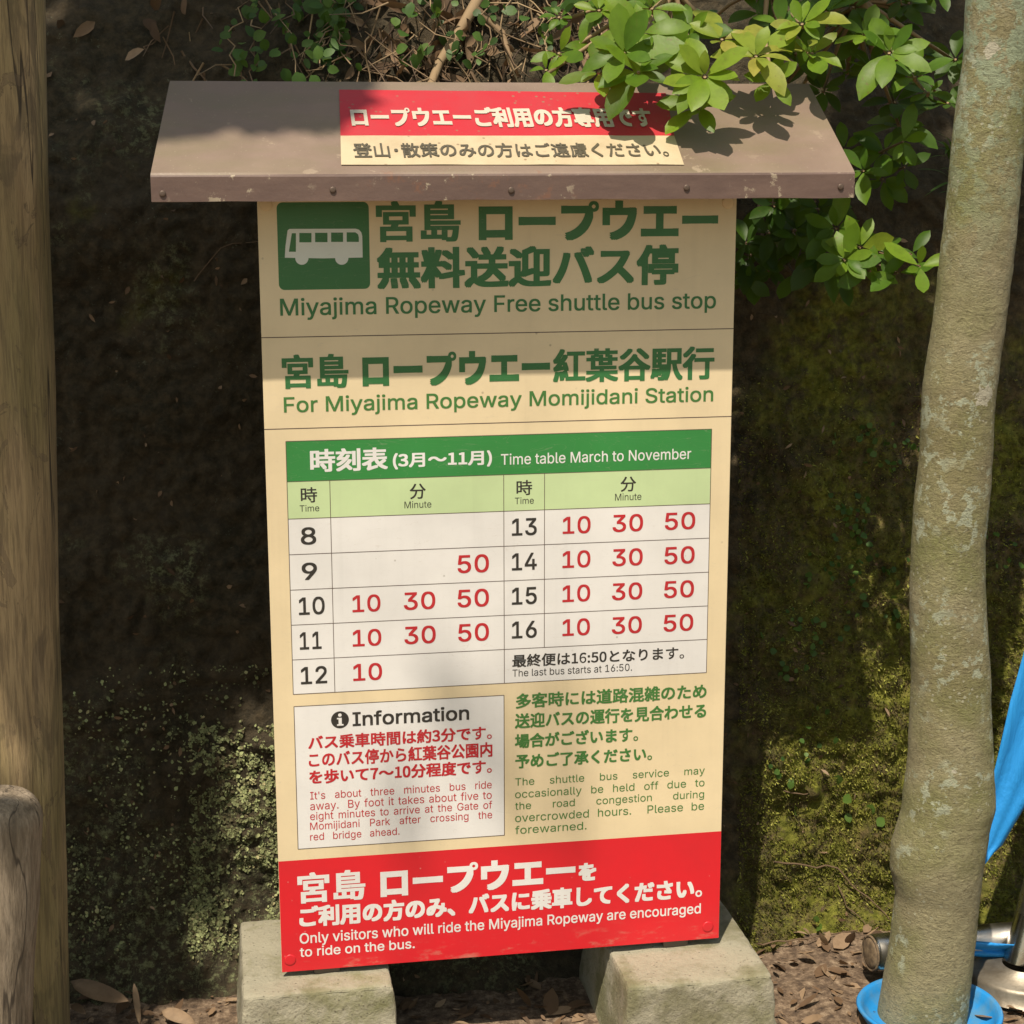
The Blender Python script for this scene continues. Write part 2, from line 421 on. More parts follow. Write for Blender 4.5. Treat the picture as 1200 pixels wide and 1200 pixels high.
def leafmat(name, stops, rough=0.38, trans=0.3, tcol=(0.30, 0.42, 0.03)):
    k = NT(name)
    at = k.n('Attribute', attribute_name='tint')
    c = k.ramp(at.outputs['Fac'], stops)
    v = k.coord()
    c = k.mix(k.ramp(k.noise(v, 70, 5, 0.6), [(0.45, 0.0), (0.75, 0.35)]), c, tuple(x * 0.6 for x in stops[0][1]))
    sp = k.math('MULTIPLY', k.ramp(k.noise(v, 210, 4, 0.7), [(0.60, 0.0), (0.66, 0.8)]), k.ramp(k.noise(v, 22, 3), [(0.5, 0.0), (0.62, 1.0)]))
    c = k.mix(sp, c, (0.16, 0.11, 0.035))
    m = k.fin(c, rough, k.bump(k.noise(v, 160, 3), 0.12, 0.002), spec=0.32)
    tr = k.n('BsdfTranslucent'); mx = k.n('MixShader'); mx.inputs[0].default_value = trans
    tc = k.mix(0.5, c, tcol)
    k.l(tc, tr.inputs['Color'])
    k.l(k.p.outputs[0], mx.inputs[1]); k.l(tr.outputs[0], mx.inputs[2]); k.l(mx.outputs[0], k.out.inputs['Surface'])
    return m
M['leaf'] = leafmat('glossy_leaf', [(0.0, (0.022, 0.058, 0.008)), (0.40, (0.075, 0.165, 0.012)), (0.75, (0.185, 0.300, 0.020)), (1.0, (0.36, 0.335, 0.060))], 0.45, 0.42, (0.42, 0.55, 0.02))
M['vine_leaf'] = leafmat('vine_leaf', [(0.0, (0.025, 0.060, 0.015)), (0.6, (0.060, 0.130, 0.022)), (1.0, (0.11, 0.19, 0.035))], 0.5, 0.3)
M['dry_leaf'] = leafmat('dry_leaf', [(0.0, (0.075, 0.045, 0.025)), (0.5, (0.20, 0.125, 0.07)), (1.0, (0.34, 0.24, 0.15))], 0.7, 0.15, (0.3, 0.17, 0.07))
M['moss_leaf'] = leafmat('moss_blade', [(0.0, (0.045, 0.042, 0.012)), (0.35, (0.12, 0.09, 0.03)), (0.65, (0.21, 0.225, 0.030)), (1.0, (0.42, 0.41, 0.095))], 0.7, 0.2)
M['lichen'] = leafmat('lichen_flake', [(0.0, (0.09, 0.075, 0.038)), (0.4, (0.20, 0.22, 0.10)), (0.75, (0.34, 0.38, 0.17)), (1.0, (0.42, 0.36, 0.19))], 0.85, 0.1, (0.3, 0.34, 0.15))
k = NT('twig_bark'); v = k.coord()
at = k.n('Attribute', attribute_name='tint')
M['twig'] = k.fin(k.ramp(at.outputs['Fac'], [(0.0, (0.05, 0.032, 0.02)), (0.5, (0.17, 0.11, 0.06)), (1.0, (0.40, 0.29, 0.16))]), 0.85)
k = NT('green_twig'); M['green_twig'] = k.fin((0.11, 0.12, 0.03), 0.6)

k = NT('brushed_steel'); v = k.coord()
M['steel'] = k.fin(k.mix(k.ramp(k.noise(v, 14, 8, 0.7), [(0.45, 0.0), (0.7, 0.7)]), (0.62, 0.60, 0.55), (0.30, 0.25, 0.19)), k.ramp(k.noise(v, 20, 6), [(0.3, 0.16), (0.8, 0.42)]), k.bump(k.noise(v, 60, 5), 0.06, 0.002), metal=1.0)
k = NT('dusty_steel'); v = k.coord()
M['plate'] = k.fin(k.mix(k.ramp(k.noise(v, 18, 8, 0.7), [(0.4, 0.0), (0.65, 1.0)]), (0.26, 0.23, 0.18), (0.15, 0.125, 0.09)), 0.45, k.bump(k.noise(v, 80, 5), 0.15, 0.003), metal=0.6)
k = NT('rusty_end'); v = k.coord()
M['rust'] = k.fin(k.ramp(k.noise(v, 90, 8), [(0.3, (0.05, 0.035, 0.025)), (0.6, (0.20, 0.14, 0.08)), (0.8, (0.30, 0.24, 0.15))]), 0.8, k.bump(k.noise(v, 120, 5), 0.5, 0.003))
k = NT('blue_cloth'); v = k.coord()
M['blue'] = k.fin(k.mix(k.noise(v, 12, 5), (0.012, 0.235, 0.64), (0.018, 0.30, 0.74)), 0.6, k.bump(k.noise(v, 500, 2), 0.2, 0.001, k.bump(k.noise(k.coord((1, 1, 0.35)), 26, 4, 0.6, 1.0), 0.5, 0.01)))
k = NT('blue_plastic'); v = k.coord()
M['blue_plastic'] = k.fin(k.mix(k.ramp(k.noise(v, 30, 6), [(0.42, 0), (0.62, 0.75)]), (0.018, 0.24, 0.60), (0.09, 0.23, 0.37)), k.ramp(k.noise(v, 40, 6), [(0.3, 0.35), (0.7, 0.65)]), k.bump(k.noise(v, 30, 4), 0.2, 0.004))
k = NT('screw_metal'); v = k.coord()
M['screw'] = k.fin(k.mix(k.noise(v, 200, 4), (0.15, 0.11, 0.085), (0.09, 0.06, 0.045)), 0.5, None, 0.4)
k = NT('cream_cap'); M['cream_cap'] = k.fin((0.74, 0.59, 0.37), 0.45)
k = NT('red_cap'); M['red_cap'] = k.fin((0.62, 0.016, 0.026), 0.4)
k = NT('post_steel'); M['post'] = k.fin((0.12, 0.10, 0.085), 0.5, None, 0.6)

# ------------------------------------------------------------------ ground and bank
def bank_base(x, z):
    y = 0.235 + 0.13 * z + max(0.0, z - 1.12) * 0.55 + max(0.0, z - 1.7) * 2.5
    y -= 0.05 * math.exp(-max(z, 0) / 0.05)
    return y
def bank_off(x, z):
    p = Vector((x, z * 0.9, 0.0))
    o = 0.045 * N.noise(p * 1.7 + Vector((3, 1, 2))) + 0.022 * N.noise(p * 5.1 + Vector((7, 2, 9)))
    o += 0.016 * N.noise(p * 14) + 0.009 * (0.5 - abs(N.noise(p * 33 + Vector((5, 5, 5))))) * 2 + 0.0045 * N.noise(p * 80)
    return o
def bankY(x, z): return bank_base(x, z) + bank_off(x, z)
def at_bank(px, py):
    Y = 0.3
    for _ in range(6):
        p = atY(px, py, Y); Y = bankY(p.x, p.z)
    return atY(px, py, Y)

xs = [-14, -8, -5, -3.2, -2.2, -1.6, -1.2, -0.9, -0.7, -0.55]
xs += [-0.45 + 0.0055 * i for i in range(330)]
xs += [1.42, 1.6, 1.9, 2.4, 3.2, 5, 8, 14]
zs = [-0.3, -0.15] + [-0.06 + 0.0055 * i for i in range(282)] + [1.6, 1.75, 2.0, 2.4, 3.2, 5]
m = MB(); vs = []; fs = []
for z in zs:
    for x in xs: vs.append((x, bankY(x, z), z))
W_ = len(xs)
for j in range(len(zs) - 1):
    for i in range(W_ - 1):
        a = j * W_ + i; fs.append((a, a + 1, a + W_ + 1, a + W_))
m.add(vs, fs)
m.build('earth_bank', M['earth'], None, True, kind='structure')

m = MB(); vs = []; fs = []
gx = [-400, -60, -15, -4, -2, -1] + [-0.6 + 0.02 * i for i in range(106)] + [1.7, 2.5, 5, 15, 60, 400]
gy = [-400, -60, -20, -8, -4, -2.5, -1.5, -0.9] + [-0.6 + 0.02 * i for i in range(52)] + [0.6]
for y in gy:
    for x in gx:
        vs.append((x, y, 0.016 * N.noise(Vector((x * 4, y * 4, 1))) + 0.007 * N.noise(Vector((x * 19, y * 19, 4)))))
for j in range(len(gy) - 1):
    for i in range(len(gx) - 1):
        a = j * len(gx) + i; fs.append((a, a + 1, a + len(gx) + 1, a + len(gx)))
m.add(vs, fs)
m.build('ground', M['ground'], None, True, kind='structure')

# ------------------------------------------------------------------ the sign
PW, PT = 0.600, 0.004
Z_TOP, Z_BOT = 1.205, 0.1275
sign = empty('bus_stop_sign', (0.3, 0.02, 0.0), 'cream shuttle bus stop timetable board under a small brown roof on two concrete footings', 'sign')

def box_mesh(name, x0, x1, y0, y1, z0, z1, bevel=0.0, seg=2):
    bm = bmesh.new()
    bmesh.ops.create_cube(bm, size=1.0)
    for v_ in bm.verts:
        v_.co = Vector((x0 + (v_.co.x + 0.5) * (x1 - x0), y0 + (v_.co.y + 0.5) * (y1 - y0), z0 + (v_.co.z + 0.5) * (z1 - z0)))
    if bevel: bmesh.ops.bevel(bm, geom=bm.edges[:], offset=bevel, segments=seg, affect='EDGES', profile=0.5)
    me = bpy.data.meshes.new(name); bm.to_mesh(me); bm.free(); return me

panel = link('panel', box_mesh('panel', 0.0, PW, 0.0, PT, Z_BOT, Z_TOP, 0.0006, 1), sign, M['cream'])

LAY = 0.00009
def flat(name, pts, lay, mat, parent, extra=None):
    """a printed area on the board, points given in board coordinates (x, z)"""
    m_ = MB()
    m_.add([(x, -LAY * lay, z) for x, z in pts], [tuple(range(len(pts)))])
    if extra: extra(m_)
    return m_.build(name, mat, parent, False)
def bp(px, py):
    p = atY(px, py, 0.0); return (p.x, p.z)

import os
SANS = GOTHIC = None
try:
    fp = os.path.join(bpy.utils.system_resource('DATAFILES', path='fonts'), 'Inter.woff2')   # Blender's own interface font
    if os.path.exists(fp): SANS = bpy.data.fonts.load(fp)
    fp = os.path.join(os.path.dirname(fp), 'Noto Sans CJK Regular.woff2')
    if os.path.exists(fp): GOTHIC = bpy.data.fonts.load(fp)
except Exception:
    pass
SMALL = set()                                # vertices of tiny rings, which stay open in heavy print
def uncross(L):
    """split an outline that crosses itself into plain loops; the slivers of overshoot at inner corners are dropped"""
    todo, done = [L], []
    def ar(Q): return 0.5 * sum(Q[i - 1].x * Q[i].y - Q[i].x * Q[i - 1].y for i in range(len(Q)))
    while todo:
        L = todo.pop(); n1 = len(L); cut = None
        if n1 > 5:
            for i in range(n1 - 2):
                a, b = L[i], L[i + 1]
                r1x, r1y = b.x - a.x, b.y - a.y
                for j in range(i + 2, n1 if i > 0 else n1 - 1):
                    c, d = L[j], L[(j + 1) % n1]
                    r2x, r2y = d.x - c.x, d.y - c.y
                    den = r1x * r2y - r1y * r2x
                    if abs(den) < 1e-12: continue
                    t = ((c.x - a.x) * r2y - (c.y - a.y) * r2x) / den
                    u = ((c.x - a.x) * r1y - (c.y - a.y) * r1x) / den
                    if 1e-5 < t < 1 - 1e-5 and 1e-5 < u < 1 - 1e-5:
                        cut = (i, j, Vector((a.x + r1x * t, a.y + r1y * t, 0))); break
                if cut: break
        if cut is None:
            done.append(L); continue
        i, j, X = cut
        for Q in (L[:i + 1] + [X] + L[j + 1:], [X] + L[i + 1:j + 1]):
            if len(Q) > 2 and abs(ar(Q)) > 4e-4: todo.append(Q)
    return done
def text_mesh(body, bold=0.0, space_word=1.0, space_char=1.0):
    cu = bpy.data.curves.new('lettering', 'FONT')
    cu.body = body; cu.size = 1.0; cu.resolution_u = 4
    face = SANS if body.isascii() else GOTHIC
    if face is not None: cu.font = face
    cu.space_word = space_word; cu.space_character = space_char
    o = bpy.data.objects.new('lettering_source', cu); COL.objects.link(o)
    cu.fill_mode = 'NONE'
    dg = bpy.context.evaluated_depsgraph_get()
    src = bpy.data.meshes.new_from_object(o.evaluated_get(dg))
    bpy.data.objects.remove(o); bpy.data.curves.remove(cu)
    # contours -> outlines and counters, each outline filled by itself (strokes that overlap stay filled)
    nb = {}
    for e in src.edges:
        a_, b_ = e.vertices
        nb.setdefault(a_, []).append(b_); nb.setdefault(b_, []).append(a_)
    P = [v_.co.copy() for v_ in src.vertices]
    nxt = {}
    for e in src.edges: nxt[e.vertices[0]] = e.vertices[1]
    seen = set(); loops = []
    for st in range(len(P)):
        if st in seen or st not in nb: continue
        lp = [st]; seen.add(st); prev_, cur = None, st
        while True:
            c_ = [q for q in nb[cur] if q not in seen]
            if not c_: break
            if prev_ is None and nxt.get(cur) in c_: cand = nxt[cur]
            else: cand = c_[0]
            prev_, cur = cur, cand; seen.add(cur); lp.append(cur)
        if len(lp) > 2: loops += uncross([P[q] for q in lp]) if body.isascii() else [[P[q] for q in lp]]
    bpy.data.meshes.remove(src)
    def area(L): return 0.5 * sum(L[i - 1].x * L[i].y - L[i].x * L[i - 1].y for i in range(len(L)))
    A = [area(L) for L in loops]
    sgn = 1 if A[max(range(len(A)), key=lambda i: abs(A[i]))] > 0 else -1
    outs = [(L, [], [(p_.x, p_.y) for p_ in L]) for L, a_ in zip(loops, A) if a_ * sgn > 0]
    for L, a_ in zip(loops, A):
        if a_ * sgn > 0: continue
        cx_ = sum(p_.x for p_ in L) / len(L); cy_ = sum(p_.y for p_ in L) / len(L)
        if not body.isascii(): cx_, cy_ = L[0].x, L[0].y
        own = [q for q in outs if in_poly(cx_, cy_, q[2])]
        if own: min(own, key=lambda q: abs(area(q[0])))[1].append(L)
    vv, ff = [], []
    SMALL.clear()
    for L, holes, _ in outs:
        rings = [L] + holes; b_ = len(vv)
        for r_ in rings: vv += [tuple(p_) for p_ in r_]
        for h_ in holes:                          # little round counters stay open
            hx, hy = sum(p_.x for p_ in h_) / len(h_), sum(p_.y for p_ in h_) / len(h_)
            rr_ = [math.hypot(p_.x - hx, p_.y - hy) for p_ in h_]
            if not body.isascii() and len(h_) > 10 and max(rr_) < 0.09 and max(rr_) < 1.5 * min(rr_):
                SMALL.update(q for q in range(b_, len(vv)) if math.hypot(vv[q][0] - hx, vv[q][1] - hy) < max(rr_) * 2.1)
        ff += [tuple(b_ + q for q in t_) for t_ in tessellate_polygon(rings)]
    me = bpy.data.meshes.new('glyphs'); me.from_pydata(vv, [], ff); me.update()
    return me
def bounds(me):
    X = [v_.co.x for v_ in me.vertices]; Y = [v_.co.y for v_ in me.vertices]
    return min(X), max(X), min(Y), max(Y)
def fit(body, x0, x1, z0, z1, bold=0.0, justify=None):
    """glyphs as a mesh in (x, z), filling the box"""
    sw = 1.0
    if justify:
        target = (x1 - x0) / (z1 - z0) / justify
        a = bounds(text_mesh(body, bold, 1.0)); b = bounds(text_mesh(body, bold, 2.0))
        wa = (a[1] - a[0]) / (a[3] - a[2]); wb = (b[1] - b[0]) / (b[3] - b[2])
        if wb > wa: sw = max(0.6, 1.0 + (target - wa) / (wb - wa))
    me = text_mesh(body, bold, sw)
    a = bounds(me)
    sx = (x1 - x0) / (a[1] - a[0]); sz = (z1 - z0) / (a[3] - a[2])
    # heavier strokes: the glyphs laid over themselves, nudged every way by the stroke gain
    kanji = sum(1 for ch in body if '\u4e00' <= ch <= '\u9fff'); kf = kanji / max(1, len(body))
    g = bold if body.isascii() else bold * (0.85 - 0.30 * kf)
    gy = g * (1.0 - 0.35 * kf)
    sx = (x1 - x0) / (a[1] - a[0] + 2 * g); sz = (z1 - z0) / (a[3] - a[2] + 2 * gy)
    V = [v_.co.copy() for v_ in me.vertices]; F = [tuple(p.vertices) for p in me.polygons]
    steps = [(0, 0)] if g == 0 else [(0, 0), (1, 1), (1, -1), (-1, 1), (-1, -1), (1, 0), (-1, 0), (0, 1), (0, -1)]
    vv, ff = [], []
    for i_, (dx, dy) in enumerate(steps):
        b_ = len(vv)
        for n_f, f_ in enumerate(F):                    # every facet a hair apart in depth: overlapping strokes never share a plane
            b_ = len(vv); dep = -0.000004 * i_ - ((n_f * 0.618034) % 1.0) * 0.0000035
            vv += [(x0 + (V[q].x + dx * g * (0.3 if q in SMALL else 1.0) - a[0] + g) * sx, dep, z0 + (V[q].y + dy * gy * (0.3 if q in SMALL else 1.0) - a[2] + gy) * sz) for q in f_]
            ff.append(tuple(range(b_, len(vv))))
    out = bpy.data.meshes.new('lettering'); out.from_pydata(vv, [], ff); out.update()
    bpy.data.meshes.remove(me)
    return out
def letter(body, px0, px1, pyt, pyb, mat, parent, bold=0.0, lay=4, justify=None, name='lettering'):
    """a line of print measured off the photograph: left and right ends, top and bottom at the left end"""
    p0 = atY(px0, pyb); z1 = atY(px0, pyt).z
    lo, hi = p0.x, p0.x + 1.5
    for _ in range(40):
        mid = (lo + hi) / 2
        if project_x(Vector((mid, 0, p0.z))) < px1: lo = mid
        else: hi = mid
    me = fit(body, p0.x, lo, p0.z, z1, bold, justify)
    for v_ in me.vertices: v_.co.y -= LAY * lay
    return link(name, me, parent, mat)

HB, MBOLD, LB = 0.021, 0.014, 0.008          # stroke weights
# heading
letter('宮島', 441, 540, 235.8, 284, M['deep_green'], panel, HB)
letter('ロープウエー', 561, 841, 234.7, 283, M['deep_green'], panel, HB)
letter('無料送迎バス停', 442, 794.5, 290, 339, M['deep_green'], panel, HB)
letter('Miyajima Ropeway Free shuttle bus stop', 328.7, 838.7, 349.5, 375.5, M['deep_green'], panel, LB)
letter('宮島', 331, 408.7, 415.7, 456, M['deep_green'], panel, HB)
letter('ロープウエー', 425, 644.5, 412.7, 454, M['deep_green'], panel, HB)
letter('紅葉谷駅行', 648, 836.7, 409.3, 449, M['deep_green'], panel, HB)
letter('For Miyajima Ropeway Momijidani Station', 333, 835.5, 465, 488.3, M['fine_green'], panel, LB)
for pyl, xa in ((395.75, 306.25), (503.25, 310)):
    z = atY(xa, pyl).z
    flat('divider_line', [(0.0, z - 0.0006), (PW, z - 0.0006), (PW, z + 0.0006), (0.0, z + 0.0006)], 1, M['rule'], panel)

# bus pictogram
def rounded(x0, x1, z0, z1, r, n=6):
    P = []
    for cx, cz, a0 in ((x1 - r, z0 + r, -90), (x1 - r, z1 - r, 0), (x0 + r, z1 - r, 90), (x0 + r, z0 + r, 180)):
        for i in range(n + 1):
            a = math.radians(a0 + 90 * i / n); P.append((cx + r * math.cos(a), cz + r * math.sin(a)))
    return P
a = bp(327, 340); b = bp(432, 236.5)
pic = flat('bus_pictogram', rounded(a[0], b[0], a[1], b[1], 0.007), 1, M['deep_green'], panel)
def zz(x, y): return bp(300 + x / 4, 220 + y / 4)
sil = MB()
P = [zz(148, 200), zz(138, 275), zz(135, 328), zz(318, 331), zz(500, 327), zz(498, 226), zz(493, 208), zz(483, 197), zz(468, 192), zz(157, 193)]
sil.add([(x, -LAY * 2, z) for x, z in P], [tuple(range(10))])
for wx in (215, 402):
    sil.add([(zz(wx + 31 * math.cos(t), 330 + 31 * math.sin(t))[0], -LAY * 2.3, zz(wx + 31 * math.cos(t), 330 + 31 * math.sin(t))[1]) for t in [2 * math.pi * i / 28 for i in range(28)]], [tuple(range(28))])
sil.build('bus_silhouette', M['icon_white'], panel, False)
mm = MB()
for P in ([(168, 213), (187, 213), (187, 300), (154, 300)], [(203, 212), (260, 212), (260, 256), (203, 256)], [(277, 211), (335, 211), (335, 255), (277, 255)], [(352, 210), (408, 210), (408, 254), (352, 254)], [(425, 209), (466, 209), (478, 218), (482, 232), (482, 254), (425, 254)]):
    mm.add([(zz(*q)[0], -LAY * 3, zz(*q)[1]) for q in P], [tuple(range(len(P)))])
mm.build('bus_window', M['deep_green'], panel, False)

# timetable
tx0, tx1 = bp(340, 690)[0], bp(831, 640)[0]
z_band = bp(335, 517.3)[1]; z_head = bp(336.8, 564.7)[1]; z_r0 = bp(338, 608.3)[1]; z_end = bp(344.5, 813.7)[1]
rows = [z_r0 + (z_end - z_r0) * i / 5 for i in range(6)]
c1, c2, c3 = bp(389.5, 690)[0], bp(590.5, 640)[0], bp(638, 640)[0]
tt = flat('timetable', [(tx0, z_end), (tx1, z_end), (tx1, z_band), (tx0, z_band)], 1, M['white'], sign)
flat('header_band', [(tx0, z_head), (tx1, z_head), (tx1, z_band), (tx0, z_band)], 2, M['green'], tt)
flat('column_header', [(tx0, z_r0), (tx1, z_r0), (tx1, z_head), (tx0, z_head)], 2, M['pale_green'], tt)
m = MB(); t_ = 0.00042
def hline(xa, xb, z): m.add([(xa, -LAY * 3, z - t_), (xb, -LAY * 3, z - t_), (xb, -LAY * 3, z + t_), (xa, -LAY * 3, z + t_)], [(0, 1, 2, 3)])
def vline(x, za, zb): m.add([(x - t_, -LAY * 3.4, za), (x + t_, -LAY * 3.4, za), (x + t_, -LAY * 3.4, zb), (x - t_, -LAY * 3.4, zb)], [(0, 1, 2, 3)])
for z in [z_band, z_head] + rows: hline(tx0, tx1, z)
for x in (tx0, tx1): vline(x, z_end, z_band)
vline(c1, z_end, z_head); vline(c2, z_end, z_head); vline(c3, rows[4], z_head)
m.build('rule_line', M['rule'], tt, False)
letter('時刻表', 363.7, 454.6, 526.5, 553.5, M['white'], tt, HB)
letter('(3月〜11月)', 460.5, 576.5, 531, 550.3, M['white'], tt, MBOLD)
letter('Time table March to November', 587, 809.8, 531.8, 545, M['white'], tt, 0.004)
for (s, x0, x1, y0, y1, b) in (('時', 352.7, 371.8, 571.2, 589.2, LB), ('Time', 351.3, 374.2, 592, 599.8, 0), ('分', 480.3, 499, 567, 585, LB), ('Minute', 474, 505.5, 587.5, 595.8, 0),
                           ('時', 605.2, 623.6, 562.8, 580.5, LB), ('Time', 603.3, 625.5, 583, 590.9, 0), ('分', 727, 745.2, 558.8, 576.3, LB), ('Minute', 720.7, 751.5, 578.4, 586.8, 0)):
    letter(s, x0, x1, y0, y1, M['black_print'], tt, b)
for (s, x0, x1, y0, y1) in (('8', 352.7, 370.7, 618, 638.6), ('9', 353.9, 371.8, 659.5, 679.8), ('10', 350.4, 380.7, 700, 721), ('11', 351.5, 377, 741, 761.4), ('12', 352.7, 383.5, 781.5, 802),
                            ('13', 599.8, 629, 607.8, 628.1), ('14', 599.8, 629, 648.5, 668.6), ('15', 599.8, 629, 688.8, 709), ('16', 599.8, 629, 728.5, 748.6)):
    letter(s, x0, x1, y0, y1, M['black_print'], tt, 0.010, name='hour_numeral')
for (s, x0, x1, y0, y1) in (('50', 536.3, 573, 650.5, 672), ('10', 413.1, 446, 697.5, 717.8), ('30', 473.3, 510.2, 694.2, 715.2), ('50', 536.3, 573, 691, 712.2),
                            ('10', 413.4, 447, 738, 758), ('30', 474, 510.7, 734.3, 755.3), ('50', 537, 573, 731.3, 752.3), ('10', 414, 447.9, 778, 798.3),
                            ('10', 659.3, 692, 605.5, 626), ('30', 717.7, 753.4, 603.2, 623.8), ('50', 779, 814.5, 600.8, 621.4),
                            ('10', 659, 691.8, 645.7, 666), ('30', 717.5, 753, 643.4, 663.9), ('50', 778.5, 813.8, 641, 661.6),
                            ('10', 659, 691.5, 685.9, 706), ('30', 717, 752.5, 683.5, 703.8), ('50', 778, 813, 681, 701.3),
                            ('10', 659, 691.2, 725.6, 745.7), ('30', 716.8, 752, 723.2, 743.4), ('50', 777.5, 812.2, 720.5, 740.6)):
    letter(s, x0, x1, y0, y1, M['red_print'], tt, 0.010, name='minute_numeral')
letter('最終便は16:50となります。', 600.3, 801.7, 767.3, 782.3, M['black_print'], tt, LB)
letter('The last bus starts at 16:50.', 600.5, 740.5, 784.6, 793.2, M['black_print'], tt, 0.0)

# information box
a = bp(344.8, 828.4); b = bp(591, 978.6); a2 = bp(349.0, 995.2); b2 = bp(590.7, 814.4)
x0, x1 = (a[0] + a2[0]) / 2, (b[0] + b2[0]) / 2; z0, z1 = (a2[1] + b[1]) / 2, (a[1] + b2[1]) / 2
ib = flat('information_box', [(x0, z0), (x1, z0), (x1, z1), (x0, z1)], 1, M['white'], sign)
m = MB(); t_ = 0.00045
for z in (z0, z1): hline(x0, x1, z)
for x in (x0, x1): vline(x, z0, z1)
m.build('border_line', M['rule'], ib, False)
cx, cz = bp(398.4, 843.5); rr = abs(bp(408.9, 843.5)[0] - cx)
flat('information_icon', [(cx + rr * math.cos(2 * math.pi * i / 36), cz + rr * math.sin(2 * math.pi * i / 36)) for i in range(36)], 3, M['black_print'], ib)
m = MB()
m.add([(cx + rr * 0.2 * math.cos(2 * math.pi * i / 16), -LAY * 4, cz + rr * 0.56 + rr * 0.2 * math.sin(2 * math.pi * i / 16)) for i in range(16)], [tuple(range(16))])
P = [(-0.34, -0.68), (0.38, -0.68), (0.38, -0.5), (0.2, -0.5), (0.2, 0.24), (-0.34, 0.24), (-0.34, 0.08), (-0.16, 0.08), (-0.16, -0.5), (-0.34, -0.5)]
b0 = len(m.v)
m.v += [(cx + x * rr, -LAY * 4, cz + z * rr) for x, z in P]; m.t += [0.5] * 10
m.f += [tuple(b0 + i for i in q) for q in ((0, 1, 2, 3, 8, 9), (3, 4, 7, 8), (4, 5, 6, 7))]
m.build('icon_letter', M['white'], ib, False)
letter('Information', 413.3, 549.8, 834, 851.2, M['black_print'], ib, 0.014)
letter('バス乗車時間は約3分です。', 361.3, 576.7, 862.3, 878.8, M['red_print'], ib, MBOLD)
letter('このバス停から紅葉谷公園内', 362, 577, 881.8, 899.5, M['red_print'], ib, MBOLD)
letter('を歩いて7〜10分程度です。', 362.6, 576.7, 902.5, 919.2, M['red_print'], ib, MBOLD)
for s, x1_, y0, y1 in (("It's about three minutes bus ride", 576.2, 927.8, 937), ('away.  By foot it takes about five to', 576.2, 939.7, 952), ('eight minutes to arrive at the Gate of', 576.7, 951.8, 963.6), ('Momijidani Park after crossing the', 576.7, 963.6, 975.2), ('red bridge ahead.', 468.2, 976.2, 987.4)):
    letter(s, 363.6, x1_, y0, y1, M['red_print'], ib, 0.0, justify=0.93)
# notice at right
for s, x0_, x1_, y0, y1 in (('多客時には道路混雑のため', 604.5, 827.8, 812.8, 830.5), ('送迎バスの運行を見合わせる', 603.3, 827.3, 836.3, 854), ('場合がございます。', 603.3, 748, 860, 877.2), ('予めご了承ください。', 603.8, 764.3, 884, 900.8)):
    letter(s, x0_, x1_, y0, y1, M['fine_green'], panel, MBOLD)
for s, x1_, y0, y1 in (('The shuttle bus service may', 825.7, 911.8, 923.2), ('occasionally be held off due to', 825.4, 926, 937.8), ('the road congestion during', 824.9, 940, 951.4), ('overcrowded hours.  Please be', 824.9, 954, 963.5), ('forewarned.', 687.3, 967.9, 977.5)):
    letter(s, 603.6, x1_, y0, y1, M['fine_green'], panel, 0.0, justify=1.06)
# red band
zr = (bp(325.8, 1010.2)[1] + bp(845, 973.5)[1]) / 2
band = flat('red_band', [(0.0003, Z_BOT + 0.0003), (PW - 0.0003, Z_BOT + 0.0003), (PW - 0.0003, zr), (0.0003, zr)], 1, M['red'], sign)
letter('宮島', 349.2, 428.5, 1023.3, 1059.3, M['white'], band, HB)
letter('ロープウエー', 446, 674.2, 1016.4, 1052.4, M['white'], band, HB)
letter('を', 677.7, 698.7, 1011.8, 1032.8, M['white'], band, HB)
letter('ご利用の方のみ、バスに乗車してください。', 351, 823.3, 1062.3, 1087.3, M['white'], band, HB)
letter('Only visitors who will ride the Miyajima Ropeway are encouraged', 351.5, 821, 1093.5, 1109.5, M['white'], band, 0.009)
letter('to ride on the bus.', 351.5, 486, 1110, 1121.6, M['white'], band, 0.009)

# screw caps on the board corners
def disc(name, c, r, h, axis, mat, parent, n=20, dome=True):
    axis = axis.normalized(); u = axis.orthogonal().normalized(); v_ = axis.cross(u)
    m_ = MB(); vs = []; fs = []
    rings = [(r, 0), (r, h * 0.55), (r * 0.8, h * 0.9), (r * 0.35, h)]
    for (q, hh) in rings:
        for i in range(n):
            t = 2 * math.pi * i / n; vs.append(c + axis * hh + (u * math.cos(t) + v_ * math.sin(t)) * q)
    for j in range(3):
        for i in range(n): fs.append((j * n + i, j * n + (i + 1) % n, (j + 1) * n + (i + 1) % n, (j + 1) * n + i))
    fs.append(tuple(3 * n + i for i in range(n)))
    m_.add(vs, fs); return m_.build(name, mat, parent, True)
for px, py, mt in ((311.5, 240, 'cream_cap'), (853, 237.5, 'cream_cap'), (340, 1125, 'red_cap'), (829.5, 1086, 'red_cap')):
    p = atY(px, py); disc('screw_cap', Vector((p.x, -0.0002, p.z)), 0.0078, 0.0006, Vector((0, -1, 0)), M[mt], panel)

# posts behind the board
for x in (0.06, 0.54):
    link('post', box_mesh('post', x - 0.018, x + 0.018, PT + 0.001, PT + 0.041, 0.115, 1.215, 0.003), sign, M['post'])

